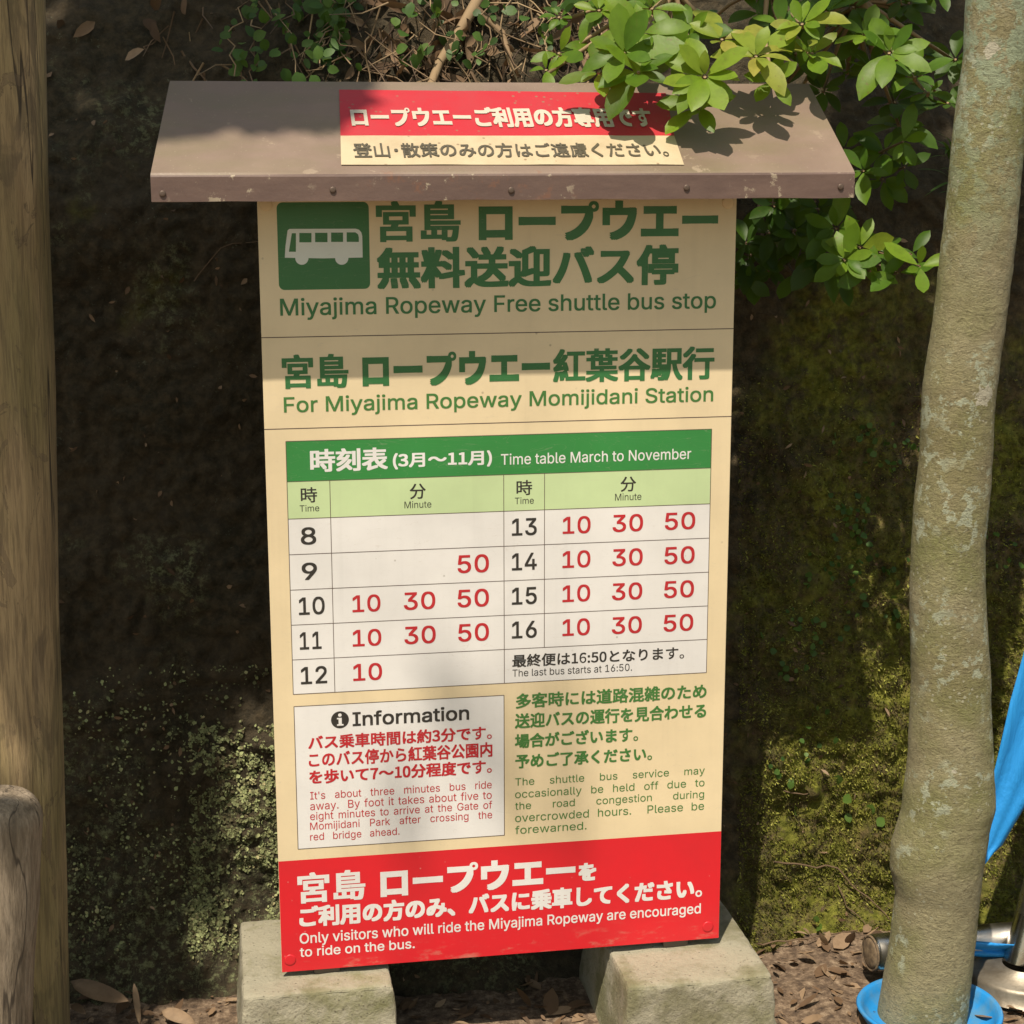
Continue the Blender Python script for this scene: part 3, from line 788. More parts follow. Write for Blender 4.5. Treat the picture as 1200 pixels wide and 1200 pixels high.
# roof: folded sheet metal over boards
RX0, RX1, RY0, RY1, RZ0, RZ1, LIP = -0.121, 0.7175, -0.10, 0.082, 1.168, 1.279, 0.031
bm = bmesh.new()
prof = [(RY0, RZ0 - LIP), (RY0, RZ0 - 0.003), (RY0 + 0.0012, RZ0 - 0.0008), (RY0 + 0.0035, RZ0 + 0.0015), (RY1 - 0.002, RZ1 - 0.0005), (RY1, RZ1 - 0.002), (RY1, RZ1 - 0.03), (RY1 - 0.004, RZ1 - 0.03), (RY1 - 0.006, RZ1 - 0.014), (RY0 + 0.010, RZ0 - 0.012), (RY0 + 0.004, RZ0 - LIP)]
nx = 60
ringv = []
for i in range(nx + 1):
    r = []
    for j, (y, z) in enumerate(prof):
        xl = RX0 + 0.022 * max(0.0, (y - RY0) / (RY1 - RY0))       # the sheet was cut a little out of square
        x = xl + (RX1 - xl) * i / nx
        wob = 0.0014 * N.noise(Vector((x * 14, j * 3.1, 2.0))) if j in (0, 10) else 0.0007 * N.noise(Vector((x * 6, j * 2.0, 8.0)))
        r.append(bm.verts.new((x, y, z + wob)))
    ringv.append(r)
n_ = len(prof)
for i in range(nx):
    for j in range(n_):
        bm.faces.new((ringv[i][j], ringv[i][(j + 1) % n_], ringv[i + 1][(j + 1) % n_], ringv[i + 1][j]))
bm.faces.new(ringv[0]); bm.faces.new(list(reversed(ringv[-1])))
bmesh.ops.recalc_face_normals(bm, faces=bm.faces[:])
me = bpy.data.meshes.new('roof'); bm.to_mesh(me); bm.free()
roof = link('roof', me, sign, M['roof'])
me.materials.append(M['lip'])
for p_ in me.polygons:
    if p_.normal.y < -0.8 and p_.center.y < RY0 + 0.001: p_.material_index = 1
# fixing board under the roof
link('roof_board', box_mesh('roof_board', RX0 + 0.03, RX1 - 0.02, PT + 0.043, PT + 0.068, 1.17, 1.235, 0.002), sign, M['post'])
for px, py in ((190.5, 227), (390, 222.5), (599, 223), (804.5, 220), (985, 219)):
    p = atY(px, py, RY0); disc('screw', Vector((p.x, RY0 - 0.0005, p.z)), 0.0038, 0.0016, Vector((0, -1, 0)), M['screw'], roof, 14)

# notice stuck on the roof
rp0 = Vector((0.3, RY0 + 0.0035, RZ0 + 0.0015)); rd = Vector((0, RY1 - RY0 - 0.0055, RZ1 - RZ0 - 0.002)).normalized()
rn = Vector((1, 0, 0)).cross(rd)
def on_roof(px, py, h=0.0):
    return atPlane(px, py, rp0 + rn * h, rn)
def rgrid(name, q, mat, parent, h):
    """q: tl, tr, br, bl pixel corners; a thin film that ripples a little"""
    tl, tr, br, bl = [on_roof(*c) for c in q]
    m_ = MB(); vs = []; fs = []; nu, nv = 40, 14
    for j in range(nv + 1):
        for i in range(nu + 1):
            u, v_ = i / nu, j / nv
            p = (tl * (1 - u) + tr * u) * (1 - v_) + (bl * (1 - u) + br * u) * v_
            e = min(1, 6 * min(u, 1 - u, v_, 1 - v_))
            vs.append(p + rn * (h + film(p)))
    for j in range(nv):
        for i in range(nu):
            a_ = j * (nu + 1) + i; fs.append((a_, a_ + nu + 1, a_ + nu + 2, a_ + 1))
    m_.add(vs, fs); return m_.build(name, mat, parent, True)
def film(p):
    return 0.0012 * max(0, N.noise(Vector((p.x * 16, p.y * 22, 3)))) + 0.0004
notice = rgrid('roof_notice', ((397.5, 106), (780, 110), (790, 160), (399, 160)), M['notice_red'], sign, 0.0008)
rgrid('notice_strip', ((399, 160), (790, 160), (801.5, 194), (399.8, 194)), M['notice_cream'], notice, 0.0008)
def roof_letter(body, px0, px1, pyt, pyb, mat, bold):
    a_ = on_roof(px0, pyb); b_ = on_roof(px0, pyt)
    L = (b_ - a_).length
    lo, hi = a_.x, a_.x + 1.0
    for _ in range(40):
        mid = (lo + hi) / 2
        if project_x(Vector((mid, a_.y, a_.z))) < px1: lo = mid
        else: hi = mid
    me = fit(body, 0, lo - a_.x, 0, 1, bold)
    for v_ in me.vertices:
        q = a_ + Vector((v_.co.x, 0, 0)) + rd * (v_.co.z * (b_ - a_).dot(rd))
        v_.co = q + rn * (0.0019 + film(q) - v_.co.y)
    return link('lettering', me, notice, mat)
roof_letter('ロープウエーご利用の方専用です', 412.7, 768, 127, 151, M['notice_white'], HB)
roof_letter('登山･散策のみの方はご遠慮ください。', 415, 785, 169.5, 186.5, M['notice_brown'], LB)

# concrete footings
def footing(x0, x1, y0, y1, zt, seed, label):
    bm = bmesh.new()
    bmesh.ops.create_cube(bm, size=1.0)
    for v_ in bm.verts:
        top = v_.co.z > 0; g = 0.0 if top else 0.014
        v_.co = Vector((x0 - g if v_.co.x < 0 else x1 + g, y0 - g if v_.co.y < 0 else y1 + g, zt if top else -0.05))
    bmesh.ops.bevel(bm, geom=bm.edges[:], offset=0.0045, segments=2, affect='EDGES', profile=0.5)
    bmesh.ops.subdivide_edges(bm, edges=bm.edges[:], cuts=18, use_grid_fill=True)
    for v_ in bm.verts:
        c_ = v_.co
        d = Vector((N.noise(c_ * 30 + Vector((seed, 0, 0))), N.noise(c_ * 30 + Vector((0, seed, 9))), N.noise(c_ * 30 + Vector((4, 0, seed)))))
        d2 = Vector((N.noise(c_ * 110 + Vector((seed, 0, 0))), N.noise(c_ * 110 + Vector((0, seed, 9))), N.noise(c_ * 110 + Vector((4, 0, seed)))))
        fr = 1.0 if c_.y < y0 + 0.012 and c_.z < zt - 0.004 else 0.0
        v_.co = c_ + d * 0.0015 + d2 * (0.0011 + 0.0022 * fr)
    me = bpy.data.meshes.new('concrete_footing'); bm.to_mesh(me); bm.free()
    me.polygons.foreach_set('use_smooth', [True] * len(me.polygons))
    o = link('concrete_footing', me, sign, M['concrete'], label=label)
footing(-0.052, 0.143, -0.045, 0.185, 0.119, 3.0, None)
footing(0.448, 0.646, -0.10, 0.16, 0.117, 11.0, None)

# ------------------------------------------------------------------ right-hand tree
tree = empty('lichened_tree', (0.905, TY, 0.0), 'grey-green tree with lichen patches on its leaning trunk, at the right', 'tree')
prof = []
for i in range(340):
    y = 1300 - i * 4.0
    if y < -20: break
    l_, r_ = atY(interp(EL, y), y, TY), atY(interp(ER, y), y, TY)
    prof.append(((l_ + r_) / 2, (r_ - l_).length / 2 * 0.985))
p, r = prof[-1]
dirn = (prof[-1][0] - prof[-30][0]).normalized()
for i in range(1, 40):
    prof.append((p + dirn * 0.035 * i + Vector((0, -0.002 * i, 0)), r * (1 - 0.008 * i)))
m = MB(); vs = []; fs = []; seg = 120
for (c_, r_) in prof:
    for k_ in range(seg):
        t = 2 * math.pi * k_ / seg
        dv = Vector((math.cos(t), math.sin(t), 0))
        q = c_ + dv * r_
        nn = N.noise(Vector((q.x * 12, q.y * 12, q.z * 6))) * 0.0016 + N.noise(q * 38) * 0.0008 + N.noise(q * 110) * 0.0005
        vs.append(c_ + dv * (r_ + nn))
for j in range(len(prof) - 1):
    for k_ in range(seg):
        fs.append((j * seg + k_, j * seg + (k_ + 1) % seg, (j + 1) * seg + (k_ + 1) % seg, (j + 1) * seg + k_))
m.add(vs, fs)
m.build('trunk', M['bark'], tree)
top = prof[-1][0]
limb_pts = []
m = MB()
for tgt in ((-0.7, -0.45, 3.1), (0.1, -0.35, 3.3), (0.7, -0.4, 3.3), (1.9, 0.3, 3.3), (1.3, 0.6, 3.4)):
    tgt = Vector(tgt); pts = []
    for i in range(9):
        t = i / 8
        pts.append(top.lerp(tgt, t) + Vector((0, 0, 0.25 * math.sin(math.pi * t) * (1 - t))) + Vector((0.03 * N.noise(tgt + Vector((i, 0, 0))), 0.03 * N.noise(tgt + Vector((0, i, 0))), 0)))
    m.tube(pts, [0.032 * (1 - 0.75 * i / 8) for i in range(9)], 10)
    limb_pts.append(pts)
m.build('limb', M['bark'], tree)

# crown: unseen leaves added along sun rays to cast the shade below
m = MB()
def roofP(px, py): return on_roof(px, py)
LIT = [[(165, 810), (345, 800), (345, 1160), (215, 1150), (165, 1010)],
       [(845, 490), (985, 490), (985, 620), (845, 620)],
       [(970, 600), (1060, 600), (1060, 1200), (880, 1200), (880, 860), (1000, 860)],
       [(1160, 640), (1200, 640), (1200, 1200), (1160, 1200)],
       [(430, -90), (720, -90), (720, 110), (430, 110)]]
def shade_leaf(p, size=1.0, far=0.0):
    t = rnd(2.0, 3.2) + far
    q = p + TO_SUN * t
    d = rvec(); d = d - TO_SUN * d.dot(TO_SUN) * 0.7
    L = rnd(0.06, 0.10) * size
    m.leaf(q - d.normalized() * L * 0.5, d, TO_SUN + rvec() * 0.5, L, L * 0.5, rnd(0.1, 0.6), 0.15, 0.2, 3)
def shade_px(x0, x1, y0, y1, n, f, poly=None, avoid=True):
    for _ in range(n):
        px, py = rnd(x0, x1), rnd(y0, y1)
        if poly and not in_poly(px, py, poly): continue
        if avoid and any(in_poly(px, py, P) for P in LIT): continue
        shade_leaf(f(px, py))
shade_px(40, 335, -60, 1160, 1500, at_bank)
shade_px(335, 420, -60, 95, 50, at_bank)
shade_px(860, 1070, 225, 520, 330, at_bank)
shade_px(985, 1130, -60, 225, 160, at_bank)
shade_px(1150, 1290, -60, 640, 380, at_bank)
shade_px(150, 430, 80, 160, 420, roofP, [(140, 60), (430, 60), (405, 138), (170, 150)], False)
for _ in range(210):
    y_ = random.choice((rnd(-100, 545), rnd(-100, 545), rnd(850, 1250)))
    shade_leaf(atY(rnd(-60, 34), y_, -0.08), 0.62)
for _ in range(9):                              # loose unseen leaves added high up for soft dapple on the lower half of the board
    shade_leaf(atY(random.gauss(560, 60), rnd(770, 1010), 0), 0.8, 3.6)
for _ in range(70): shade_leaf(atY(rnd(-30, 48), rnd(915, 985), -0.2), 0.5, -0.6)
m.build('shade_canopy', M['leaf'], tree)

# clump of moss on the trunk's upper right
m = MB()
for _ in range(1500):
    py = rnd(25, 175); e = interp(ER, py)
    px = e - abs(random.gauss(0, 1)) * 7 * (1 - abs(py - 100) / 110)
    base = atY(px, py, TY)
    c_ = (atY(interp(EL, py), py, TY) + atY(e, py, TY)) / 2
    ax = Vector((base.x - c_.x, 0, 0)); R_ = abs(atY(e, py, TY).x - c_.x)
    s_ = max(-1, min(1, (base.x - c_.x) / R_))
    nrm = Vector((s_, -math.sqrt(max(0, 1 - s_ * s_)), 0))
    m.leaf(c_ + nrm * (R_ + 0.0005), nrm + rvec() * 0.6, rvec(), rnd(0.005, 0.012), 0.003, rnd(0, 0.8), 0.4, 0.2, 2)
m.build('moss_clump', M['moss_leaf'], tree)

# ------------------------------------------------------------------ left log post and stake
post = empty('log_post', (-0.40, 0.035, 0.0), 'tall peeled log post with cracked brown bark at the left edge', 'post')
m = MB(); vs = []; fs = []; seg = 64
PYY = 0.035; R0 = 0.080
def plx(y): return 51 + 30 * (y / 1200.0)
for j in range(150):
    y = 1420 - j * 12
    e = atY(plx(y), y, PYY)
    r_ = R0 * (1 + 0.03 * N.noise(Vector((0, 0, e.z * 5))))
    c_ = e - Vector((R0, 0, 0))
    for k_ in range(seg):
        t = 2 * math.pi * k_ / seg; dv = Vector((math.cos(t), math.sin(t), 0))
        q = c_ + dv * r_
        ridge = N.noise(Vector((math.cos(t) * 5, math.sin(t) * 5, q.z * 1.6))) * 0.004 + N.noise(Vector((math.cos(t) * 14, math.sin(t) * 14, q.z * 3))) * 0.002
        vs.append(c_ + dv * (r_ + ridge))
nj = 150
for j in range(nj - 1):
    for k_ in range(seg):
        fs.append((j * seg + k_, j * seg + (k_ + 1) % seg, (j + 1) * seg + (k_ + 1) % seg, (j + 1) * seg + k_))
fs.append(tuple((nj - 1) * seg + k_ for k_ in range(seg)))
m.add(vs, fs)
m.build('log', M['log'], post)

a = atY(2, 962, -0.16); b = atY(-24, 1330, -0.16); b.z = min(b.z, -0.02)
ax = (a - b).normalized()
m = MB()
R_ = 0.0475
pts = [b.lerp(a, i / 14) for i in range(15)]; rs = [R_ * (1 + 0.012 * math.sin(i * 1.3)) for i in range(15)]
for i in range(1, 10):
    t = i / 9 * math.pi / 2
    pts.append(a + ax * (0.036 * math.sin(t))); rs.append(max(0.001, R_ * (0.42 + 0.58 * math.cos(t)) if i < 9 else 0.001))
m.tube(pts, rs, 40)
m.v = [tuple(Vector(p) + Vector((0.0016, 0.0016, 0)) * N.noise(Vector(p) * 26)) for p in m.v]
stake = m.build('fence_stake', M['stake'], None, True, label='short grey weathered wooden stake with a rounded end in front of the log post', cat='stake')

# ------------------------------------------------------------------ steel stand, blue banner, tub (behind the tree)
pp = empty('steel_pipe', atY(1100, 1110, 0.07), 'lying steel pipe with a rusty open end passing behind the tree trunk', 'pipe')
a = atY(1021, 1117, 0.06); b = atY(1235, 1097, 0.09)
ax = (b - a).normalized()
m = MB(); m.tube([a, a + ax * 0.004, a + ax * 0.02, (a + b) / 2, b], [0.0255, 0.027, 0.027, 0.0265, 0.0265], 40)
m.build('tube', M['steel'], pp)
disc('end_plug', a, 0.022, -0.004, ax, M['rust'], pp, 28)
m = MB(); u = ax.orthogonal().normalized(); v_ = ax.cross(u)
sp = [a - ax * 0.0015 + (u * math.cos(t * 0.5) + v_ * math.sin(t * 0.5)) * (0.003 + 0.0145 * t / 24) for t in range(25)]
m.tube(sp, 0.0018, 8, cap=True)
m.tube([a - ax * 0.001 + (u * math.cos(t * math.pi / 16) + v_ * math.sin(t * math.pi / 16)) * 0.0245 for t in range(33)], 0.0018, 8)
m.build('plug_spiral', M['rust'], pp)

stand = empty('steel_stand', atY(1195, 1180, 0.02), 'polished steel post leaning on a steel base plate at the lower right corner', 'stand')
a = atY(1186, 1160, 0.03); b = atY(1338, 588, 0.095)
m = MB(); m.tube([a - (b - a) * 0.12, a, a.lerp(b, 0.5), b], 0.0235, 36); m.build('pole', M['steel'], stand)
c_ = Vector((a.x + 0.01, a.y - 0.01, 0.0))
m = MB(); m.tube([Vector((c_.x, c_.y, 0.008)), Vector((c_.x, c_.y, 0.030)), Vector((c_.x, c_.y, 0.036)), Vector((c_.x, c_.y, 0.040))], [0.085, 0.085, 0.080, 0.03], 48); m.build('base_plate', M['plate'], stand)

# banner: a hanging strip of cloth with folds
m = MB(); vs = []; fs = []
path = [((1250, 600), (1330, 660)), ((1220, 700), (1275, 760)), ((1184, 822), (1250, 850)), ((1162, 915), (1216, 922)), ((1147, 985), (1176, 992)), ((1146, 1008), (1156, 1012))]
nu = 14
def spl(P, t):
    n1 = len(P) - 1; i = min(int(t * n1), n1 - 1); f_ = t * n1 - i
    g = lambda a_, b_: (a_[0] + (b_[0] - a_[0]) * f_, a_[1] + (b_[1] - a_[1]) * f_)
    return g(P[i][0], P[i + 1][0]), g(P[i][1], P[i + 1][1])
nj = 60
for j in range(nj + 1):
    l_, r_ = spl(path, j / nj)
    for i in range(nu + 1):
        t = i / nu
        wv = 0.0035 * math.sin(t * 7 + 0.6 * math.sin(j * 0.16)) * (0.4 + 0.6 * min(1, abs(j - 36) / 20)) + 0.0018 * math.sin(t * 15 + j * 0.11)
        Yc = 0.10 - 0.02 * (j / nj)
        q = atY(l_[0] + (r_[0] - l_[0]) * t, l_[1] + (r_[1] - l_[1]) * t, Yc)
        vs.append(q + Vector((0, wv, 0)))
for j in range(nj):
    for i in range(nu):
        a_ = j * (nu + 1) + i; fs.append((a_, a_ + nu + 1, a_ + nu + 2, a_ + 1))
m.add(vs, fs)
mc = MB(); vs = []; fs = []
for j in range(19):                                    # a crumpled end of the same cloth, lying under the pipe
    t = j / 18
    for i in range(9):
        q = atY(1095 + 120 * t, 1108 + 14 * t + (i - 4) * (2.0 + 1.3 * t), 0.035 + 0.008 * math.sin(i * 1.5 + t * 6) + i * 0.003)
        vs.append((q.x, q.y, max(q.z, 0.012)))
for j in range(18):
    for i in range(8):
        a_ = j * 9 + i; fs.append((a_, a_ + 9, a_ + 10, a_ + 1))
mc.add(vs, fs)
oc = link('blue_cloth_strip', mc.mesh('blue_cloth_strip'), None, M['blue'], 'crumpled bright blue cloth strip lying low under the steel pipe', 'cloth')
oc.modifiers.new('cloth', 'SOLIDIFY').thickness = 0.0012
me = m.mesh('blue_banner')
ob = link('blue_banner', me, None, M['blue'], 'bright blue cloth hanging in a narrowing strip behind the tree trunk', 'banner')
md = ob.modifiers.new('cloth', 'SOLIDIFY'); md.thickness = 0.0012

# tub round the foot of the tree
tc = Vector((0.889, -0.056, -0.008))
m = MB(); vs = []; fs = []; seg = 64
prof2 = [(0.066, 0.001), (0.078, 0.006), (0.088, 0.022), (0.092, 0.030), (0.0945, 0.033), (0.0925, 0.036), (0.087, 0.033), (0.084, 0.024), (0.076, 0.013), (0.06, 0.011), (0.03, 0.011)]
for (r_, z) in prof2:
    for k_ in range(seg):
        t = 2 * math.pi * k_ / seg
        vs.append(tc + Vector((r_ * math.cos(t) * 1.06, r_ * math.sin(t) * 1.05, z + 0.0015 * math.sin(t * 2 + 1))))
for j in range(len(prof2) - 1):
    for k_ in range(seg):
        fs.append((j * seg + k_, j * seg + (k_ + 1) % seg, (j + 1) * seg + (k_ + 1) % seg, (j + 1) * seg + k_))
m.add(vs, fs)
m.build('blue_tub', M['blue_plastic'], None, True, label='round blue plastic tub at the foot of the tree trunk', cat='tub')

# ------------------------------------------------------------------ shrub with leaf rosettes over the roof
shrub = empty('pieris_shrub', at_bank(1010, 60), 'evergreen shrub with glossy leaf rosettes reaching over the right end of the roof', 'shrub')
def rosette(m, ms, c, axis, n, L, tint, spread=1.0, droop=0.3):
    axis = axis.normalized(); u = axis.orthogonal().normalized(); v_ = axis.cross(u)
    ph = rnd(0, 6.28)
    for i in range(n):
        t = ph + i * 2.39996
        el = 0.15 + 0.75 * (i / n) ** 0.8
        rad = (u * math.cos(t) + v_ * math.sin(t))
        d = rad * math.cos((1 - el) * 1.1) * spread + axis * math.sin((1 - el) * 1.1) * 0.9 + Vector((0, 0, -0.18))
        if random.random() < 0.12: continue
        d = d + rvec() * 0.22
        LL = L * 1.05 * rnd(0.6, 1.15) * (0.55 + 0.45 * (i / n) ** 0.5)
        m.leaf(c + rad * 0.004, d, axis + rvec() * 0.25, LL, LL * rnd(0.40, 0.52), min(1, max(0, tint + rnd(-0.16, 0.16))), rnd(-0.1, 0.5) * (droop / 0.3), rnd(0.05, 0.4), 6, 1.05)
def to_cam(p): return (CAM - p).normalized()
# (px, py, Y, leaves, leaf length, tint)
RO = [(752, 38, 0.00, 11, 0.062, 0.66), (731, 62, -0.02, 9, 0.066, 0.55), (702, 84, 0.0, 8, 0.052, 0.50), (748, 84, -0.03, 9, 0.062, 0.42),
      (826, 90, -0.05, 13, 0.058, 0.74), (818, 125, -0.04, 9, 0.055, 0.60), (790, 70, 0.02, 9, 0.058, 0.50), (805, 42, 0.05, 8, 0.058, 0.45),
      (886, 66, -0.02, 11, 0.060, 0.95), (846, 46, 0.02, 8, 0.055, 0.93), (905, 95, 0.0, 6, 0.042, 0.78),
      (940, 28, 0.02, 10, 0.050, 0.78), (952, 62, 0.03, 9, 0.048, 0.74), (968, 14, 0.08, 9, 0.066, 0.36), (915, 30, 0.06, 7, 0.052, 0.5),
      (1042, 62, 0.02, 11, 0.060, 0.52), (1015, 40, 0.05, 10, 0.042, 0.55), (1072, 90, 0.03, 8, 0.056, 0.42), (1020, 78, 0.08, 8, 0.05, 0.36), (1088, 108, 0.05, 5, 0.045, 0.3),
      (702, 12, 0.08, 8, 0.050, 0.62), (764, 10, 0.06, 9, 0.052, 0.60), (655, 62, 0.14, 7, 0.042, 0.62), (640, 82, 0.12, 5, 0.036, 0.6), (890, 14, 0.12, 8, 0.055, 0.22), (1000, 8, 0.1, 7, 0.055, 0.25), (655, 20, 0.2, 6, 0.03, 0.5)]
for _ in range(30):
    RO.append((rnd(905, 1125), 165 - 195 * random.random() ** 0.7, rnd(0.14, 0.26), 8, rnd(0.036, 0.055), rnd(0.05, 0.34)))
for _ in range(10):
    RO.append((rnd(690, 900), rnd(-30, 30), rnd(0.12, 0.24), 8, rnd(0.04, 0.055), rnd(0.1, 0.4)))
m = MB(); ms = MB()
trunk_pt = at_bank(1010, -40) + Vector((0, -0.02, 0))
hub = atY(985, -25, 0.16)
ms.tube([trunk_pt, hub], [0.010, 0.008], 8, 0.4)
hubs = [atY(900, -20, 0.12), atY(790, -12, 0.10), atY(1010, 0, 0.11)]
prev = hub
for h_ in (hubs[0], hubs[1]): ms.tube([prev, h_], [0.007, 0.005], 8, 0.4); prev = h_
ms.tube([hub, hubs[2]], [0.006, 0.005], 8, 0.4)
for (px, py, Y, n_l, L, tint) in RO:
    c_ = atY(px, py, Y)
    axis = to_cam(c_) * 0.75 + Vector((0, 0, 0.55)) + TO_SUN * 0.5 + rvec() * 0.28
    rosette(m, ms, c_, axis, n_l, L, tint)
    h_ = min(hubs, key=lambda q: (q - c_).length)
    mid = (h_ + c_) / 2 + Vector((0, 0.02, 0.015)) - axis.normalized() * 0.02
    ms.tube([h_, mid, c_ - axis.normalized() * 0.006, c_], [0.0038, 0.003, 0.0024, 0.002], 7, 0.75)
ms.build('branch', M['twig'], shrub)
m.build('foliage', M['leaf'], shrub)

sprig = empty('evergreen_sprig', at_bank(900, 300), 'leafy evergreen branch reaching from behind the board toward the tree trunk', 'shrub')
m = MB(); ms = MB()
R2 = [(1036, 178, 0.10, 10, 0.052, 0.30), (1012, 200, 0.08, 9, 0.052, 0.42), (1060, 196, 0.12, 6, 0.040, 0.22), (1058, 166, 0.05, 5, 0.042, 0.55), (990, 175, 0.14, 6, 0.04, 0.3), (1035, 210, 0.14, 7, 0.045, 0.3),
      (980, 268, 0.10, 10, 0.050, 0.46), (1008, 290, 0.06, 9, 0.048, 0.72), (990, 305, 0.05, 10, 0.052, 0.52), (960, 300, 0.12, 10, 0.050, 0.16), (930, 270, 0.16, 9, 0.048, 0.10), (905, 240, 0.18, 8, 0.05, 0.12), (930, 320, 0.17, 7, 0.05, 0.14), (880, 300, 0.2, 6, 0.045, 0.1), (900, 275, 0.2, 8, 0.045, 0.12), (960, 245, 0.17, 8, 0.05, 0.1),
      (1020, 318, 0.04, 6, 0.045, 0.40), (1038, 296, 0.06, 6, 0.042, 0.32), (1052, 320, 0.03, 4, 0.045, 0.35), (1078, 312, -0.01, 5, 0.050, 0.58), (1068, 298, 0.02, 4, 0.042, 0.4)]
for _ in range(12):
    R2.append((rnd(872, 1000), rnd(235, 330), rnd(0.15, 0.23), 7, rnd(0.035, 0.05), rnd(0.02, 0.2)))
root_ = at_bank(895, 230)
for (px, py, Y, n_l, L, tint) in R2:
    c_ = atY(px, py, Y)
    axis = to_cam(c_) * 0.8 + TO_SUN * 0.55 + rvec() * 0.35
    rosette(m, ms, c_, axis, n_l, L, tint, 1.0, 0.35)
    mid = root_.lerp(c_, 0.55) + Vector((0, 0.02, -0.01))
    ms.tube([root_, mid, c_], [0.0032, 0.0024, 0.0015], 6, 0.6)
ms.build('branch', M['twig'], sprig)
m.build('foliage', M['leaf'], sprig)

# ------------------------------------------------------------------ vine, dry twigs, litter behind the roof
vine = empty('wild_vine', at_bank(380, 60), 'thin vine with small round leaves on the bank above the roof', 'vine')
m = MB(); ms = MB()
for s in range(17):
    px, py = (rnd(285, 520) if s < 10 else rnd(450, 700)), rnd(-30, 10)
    pts = []
    for i in range(9):
        q = at_bank(px, min(py, 110)); q.y -= 0.03 + 0.03 * random.random(); pts.append(q)
        px += rnd(-16, 14); py += rnd(4, 16)
        for _ in range(2 if s < 10 else random.choice((0, 1, 2))):
            d = rvec() + Vector((0, -0.5, 0.0))
            m.leaf(q + rvec() * 0.012, d, to_cam(q) + TO_SUN * 0.7 + rvec() * 0.5, rnd(0.010, 0.026), rnd(0.008, 0.016), rnd(0.1, 1.0), 0.15, 0.1, 5, 0.6)
    ms.tube(pts, 0.0011, 5, rnd(0.3, 0.8))
for (px, py, s_) in ((283, 60, 0.026), (296, 48, 0.02), (307, 48, 0.018), (333, 42, 0.02), (345, 86, 0.025), (330, 82, 0.02), (362, 90, 0.02), (352, 57, 0.018), (540, 46, 0.02), (548, 42, 0.018), (600, 16, 0.022), (610, 22, 0.02), (352, 8, 0.03), (372, 12, 0.03), (395, 8, 0.03), (470, 40, 0.022), (480, 65, 0.022), (460, 62, 0.02)):
    q = at_bank(px, py); q.y -= 0.05
    m.leaf(q, rvec() + Vector((0, -0.3, -0.2)), to_cam(q) + TO_SUN * 0.7 + rvec() * 0.3, s_ * 1.1, s_ * 0.85, rnd(0.3, 0.9), 0.15, 0.1, 5, 0.6)
ms.build('stem', M['twig'], vine)
m.build('foliage', M['vine_leaf'], vine)

m = MB()
for _ in range(300):
    px, py = rnd(180, 720), rnd(-30, 110)
    if px < 400 and random.random() < 0.6: continue
    q = at_bank(px, py); q.y -= rnd(0.0, 0.05)
    d = Vector((rnd(-0.7, 0.7), rnd(-0.5, 0.1), rnd(-1, -0.1))).normalized() * rnd(0.03, 0.14)
    mid = q + d * 0.5 + rvec() * 0.01
    m.tube([q, mid, q + d], [rnd(0.0008, 0.0020), 0.0011, 0.0006], 5, rnd(0, 1))
for pts_, r_ in ((((905, 1008), (980, 1015), (1030, 1065), (1040, 1075)), 0.0022), (((980, 1035), (990, 1060), (1012, 1080)), 0.0016), (((915, 925), (945, 928)), 0.002), (((885, 1140), (930, 1165), (1000, 1160)), 0.002), (((215, 60), (235, 90), (243, 98)), 0.0028), (((225, 330), (260, 290), (330, 275)), 0.0012), (((185, 40), (170, 56), (175, 60)), 0.002)):
    P = []
    for c in pts_:
        q = at_bank(*c); q.y -= 0.008; q.z = max(q.z, 0.012); P.append(q)
    Q = []
    for (a_, b_) in zip(P, P[1:]):
        for t in range(6):
            q = a_.lerp(b_, t / 6); Q.append(q + Vector((N.noise(q * 40), N.noise(q * 40 + Vector((9, 0, 0))), N.noise(q * 40 + Vector((0, 9, 0))))) * 0.006)
    Q.append(P[-1])
    m.tube(Q, [r_ * 0.75 * (1 - 0.5 * i_ / len(Q)) for i_ in range(len(Q))], 6, 0.35)
P = [at_bank(575, -30), at_bank(552, 10), at_bank(535, 40), at_bank(512, 75), at_bank(498, 110)]
P = [q + Vector((0, -0.03, 0)) for q in P]
m.tube(P, [0.010, 0.009, 0.0085, 0.007, 0.006], 10, 0.7)
m.tube([P[1], at_bank(585, 40) + Vector((0, -0.03, 0)), at_bank(600, 90) + Vector((0, -0.02, 0))], [0.006, 0.005, 0.004], 8, 0.6)
m.build('dry_twigs', M['twig'], None, True, kind='stuff', label='dry twigs tangled on the bank', cat='twigs')

m = MB()
for _ in range(300):
    px, py = rnd(60, 720), rnd(-40, 98)
    if px < 400 and random.random() < 0.88: continue
    q = at_bank(px, py); q.y -= rnd(0.0, 0.025)
    m.leaf(q, rvec() + Vector((0, -0.2, -0.5)), to_cam(q) + rvec(), rnd(0.02, 0.055), rnd(0.01, 0.022), rnd(0, 0.9), rnd(-0.4, 0.6), rnd(0.1, 0.6), 4, 0.6)
def ground_z(x, y): return 0.016 * N.noise(Vector((x * 4, y * 4, 1))) + 0.007 * N.noise(Vector((x * 19, y * 19, 4)))
for _ in range(1900):
    x, y = rnd(-0.45, 1.15), rnd(-0.2, 0.27)
    if -0.07 < x < 0.17 and -0.07 < y < 0.21: continue
    if 0.42 < x < 0.68 and -0.13 < y < 0.19: continue
    q = Vector((x, y, ground_z(x, y) + rnd(0.001, 0.006)))
    m.leaf(q, Vector((rnd(-1, 1), rnd(-1, 1), rnd(-0.1, 0.3))), Vector((0, 0, 1)) + rvec() * 0.5, *(lambda L_: (L_, L_ * rnd(0.15, 0.6)))(0.005 + 0.04 * random.random() ** 2.6), rnd(0, 1), rnd(-0.3, 0.4), rnd(0, 0.4), 4, 0.6)
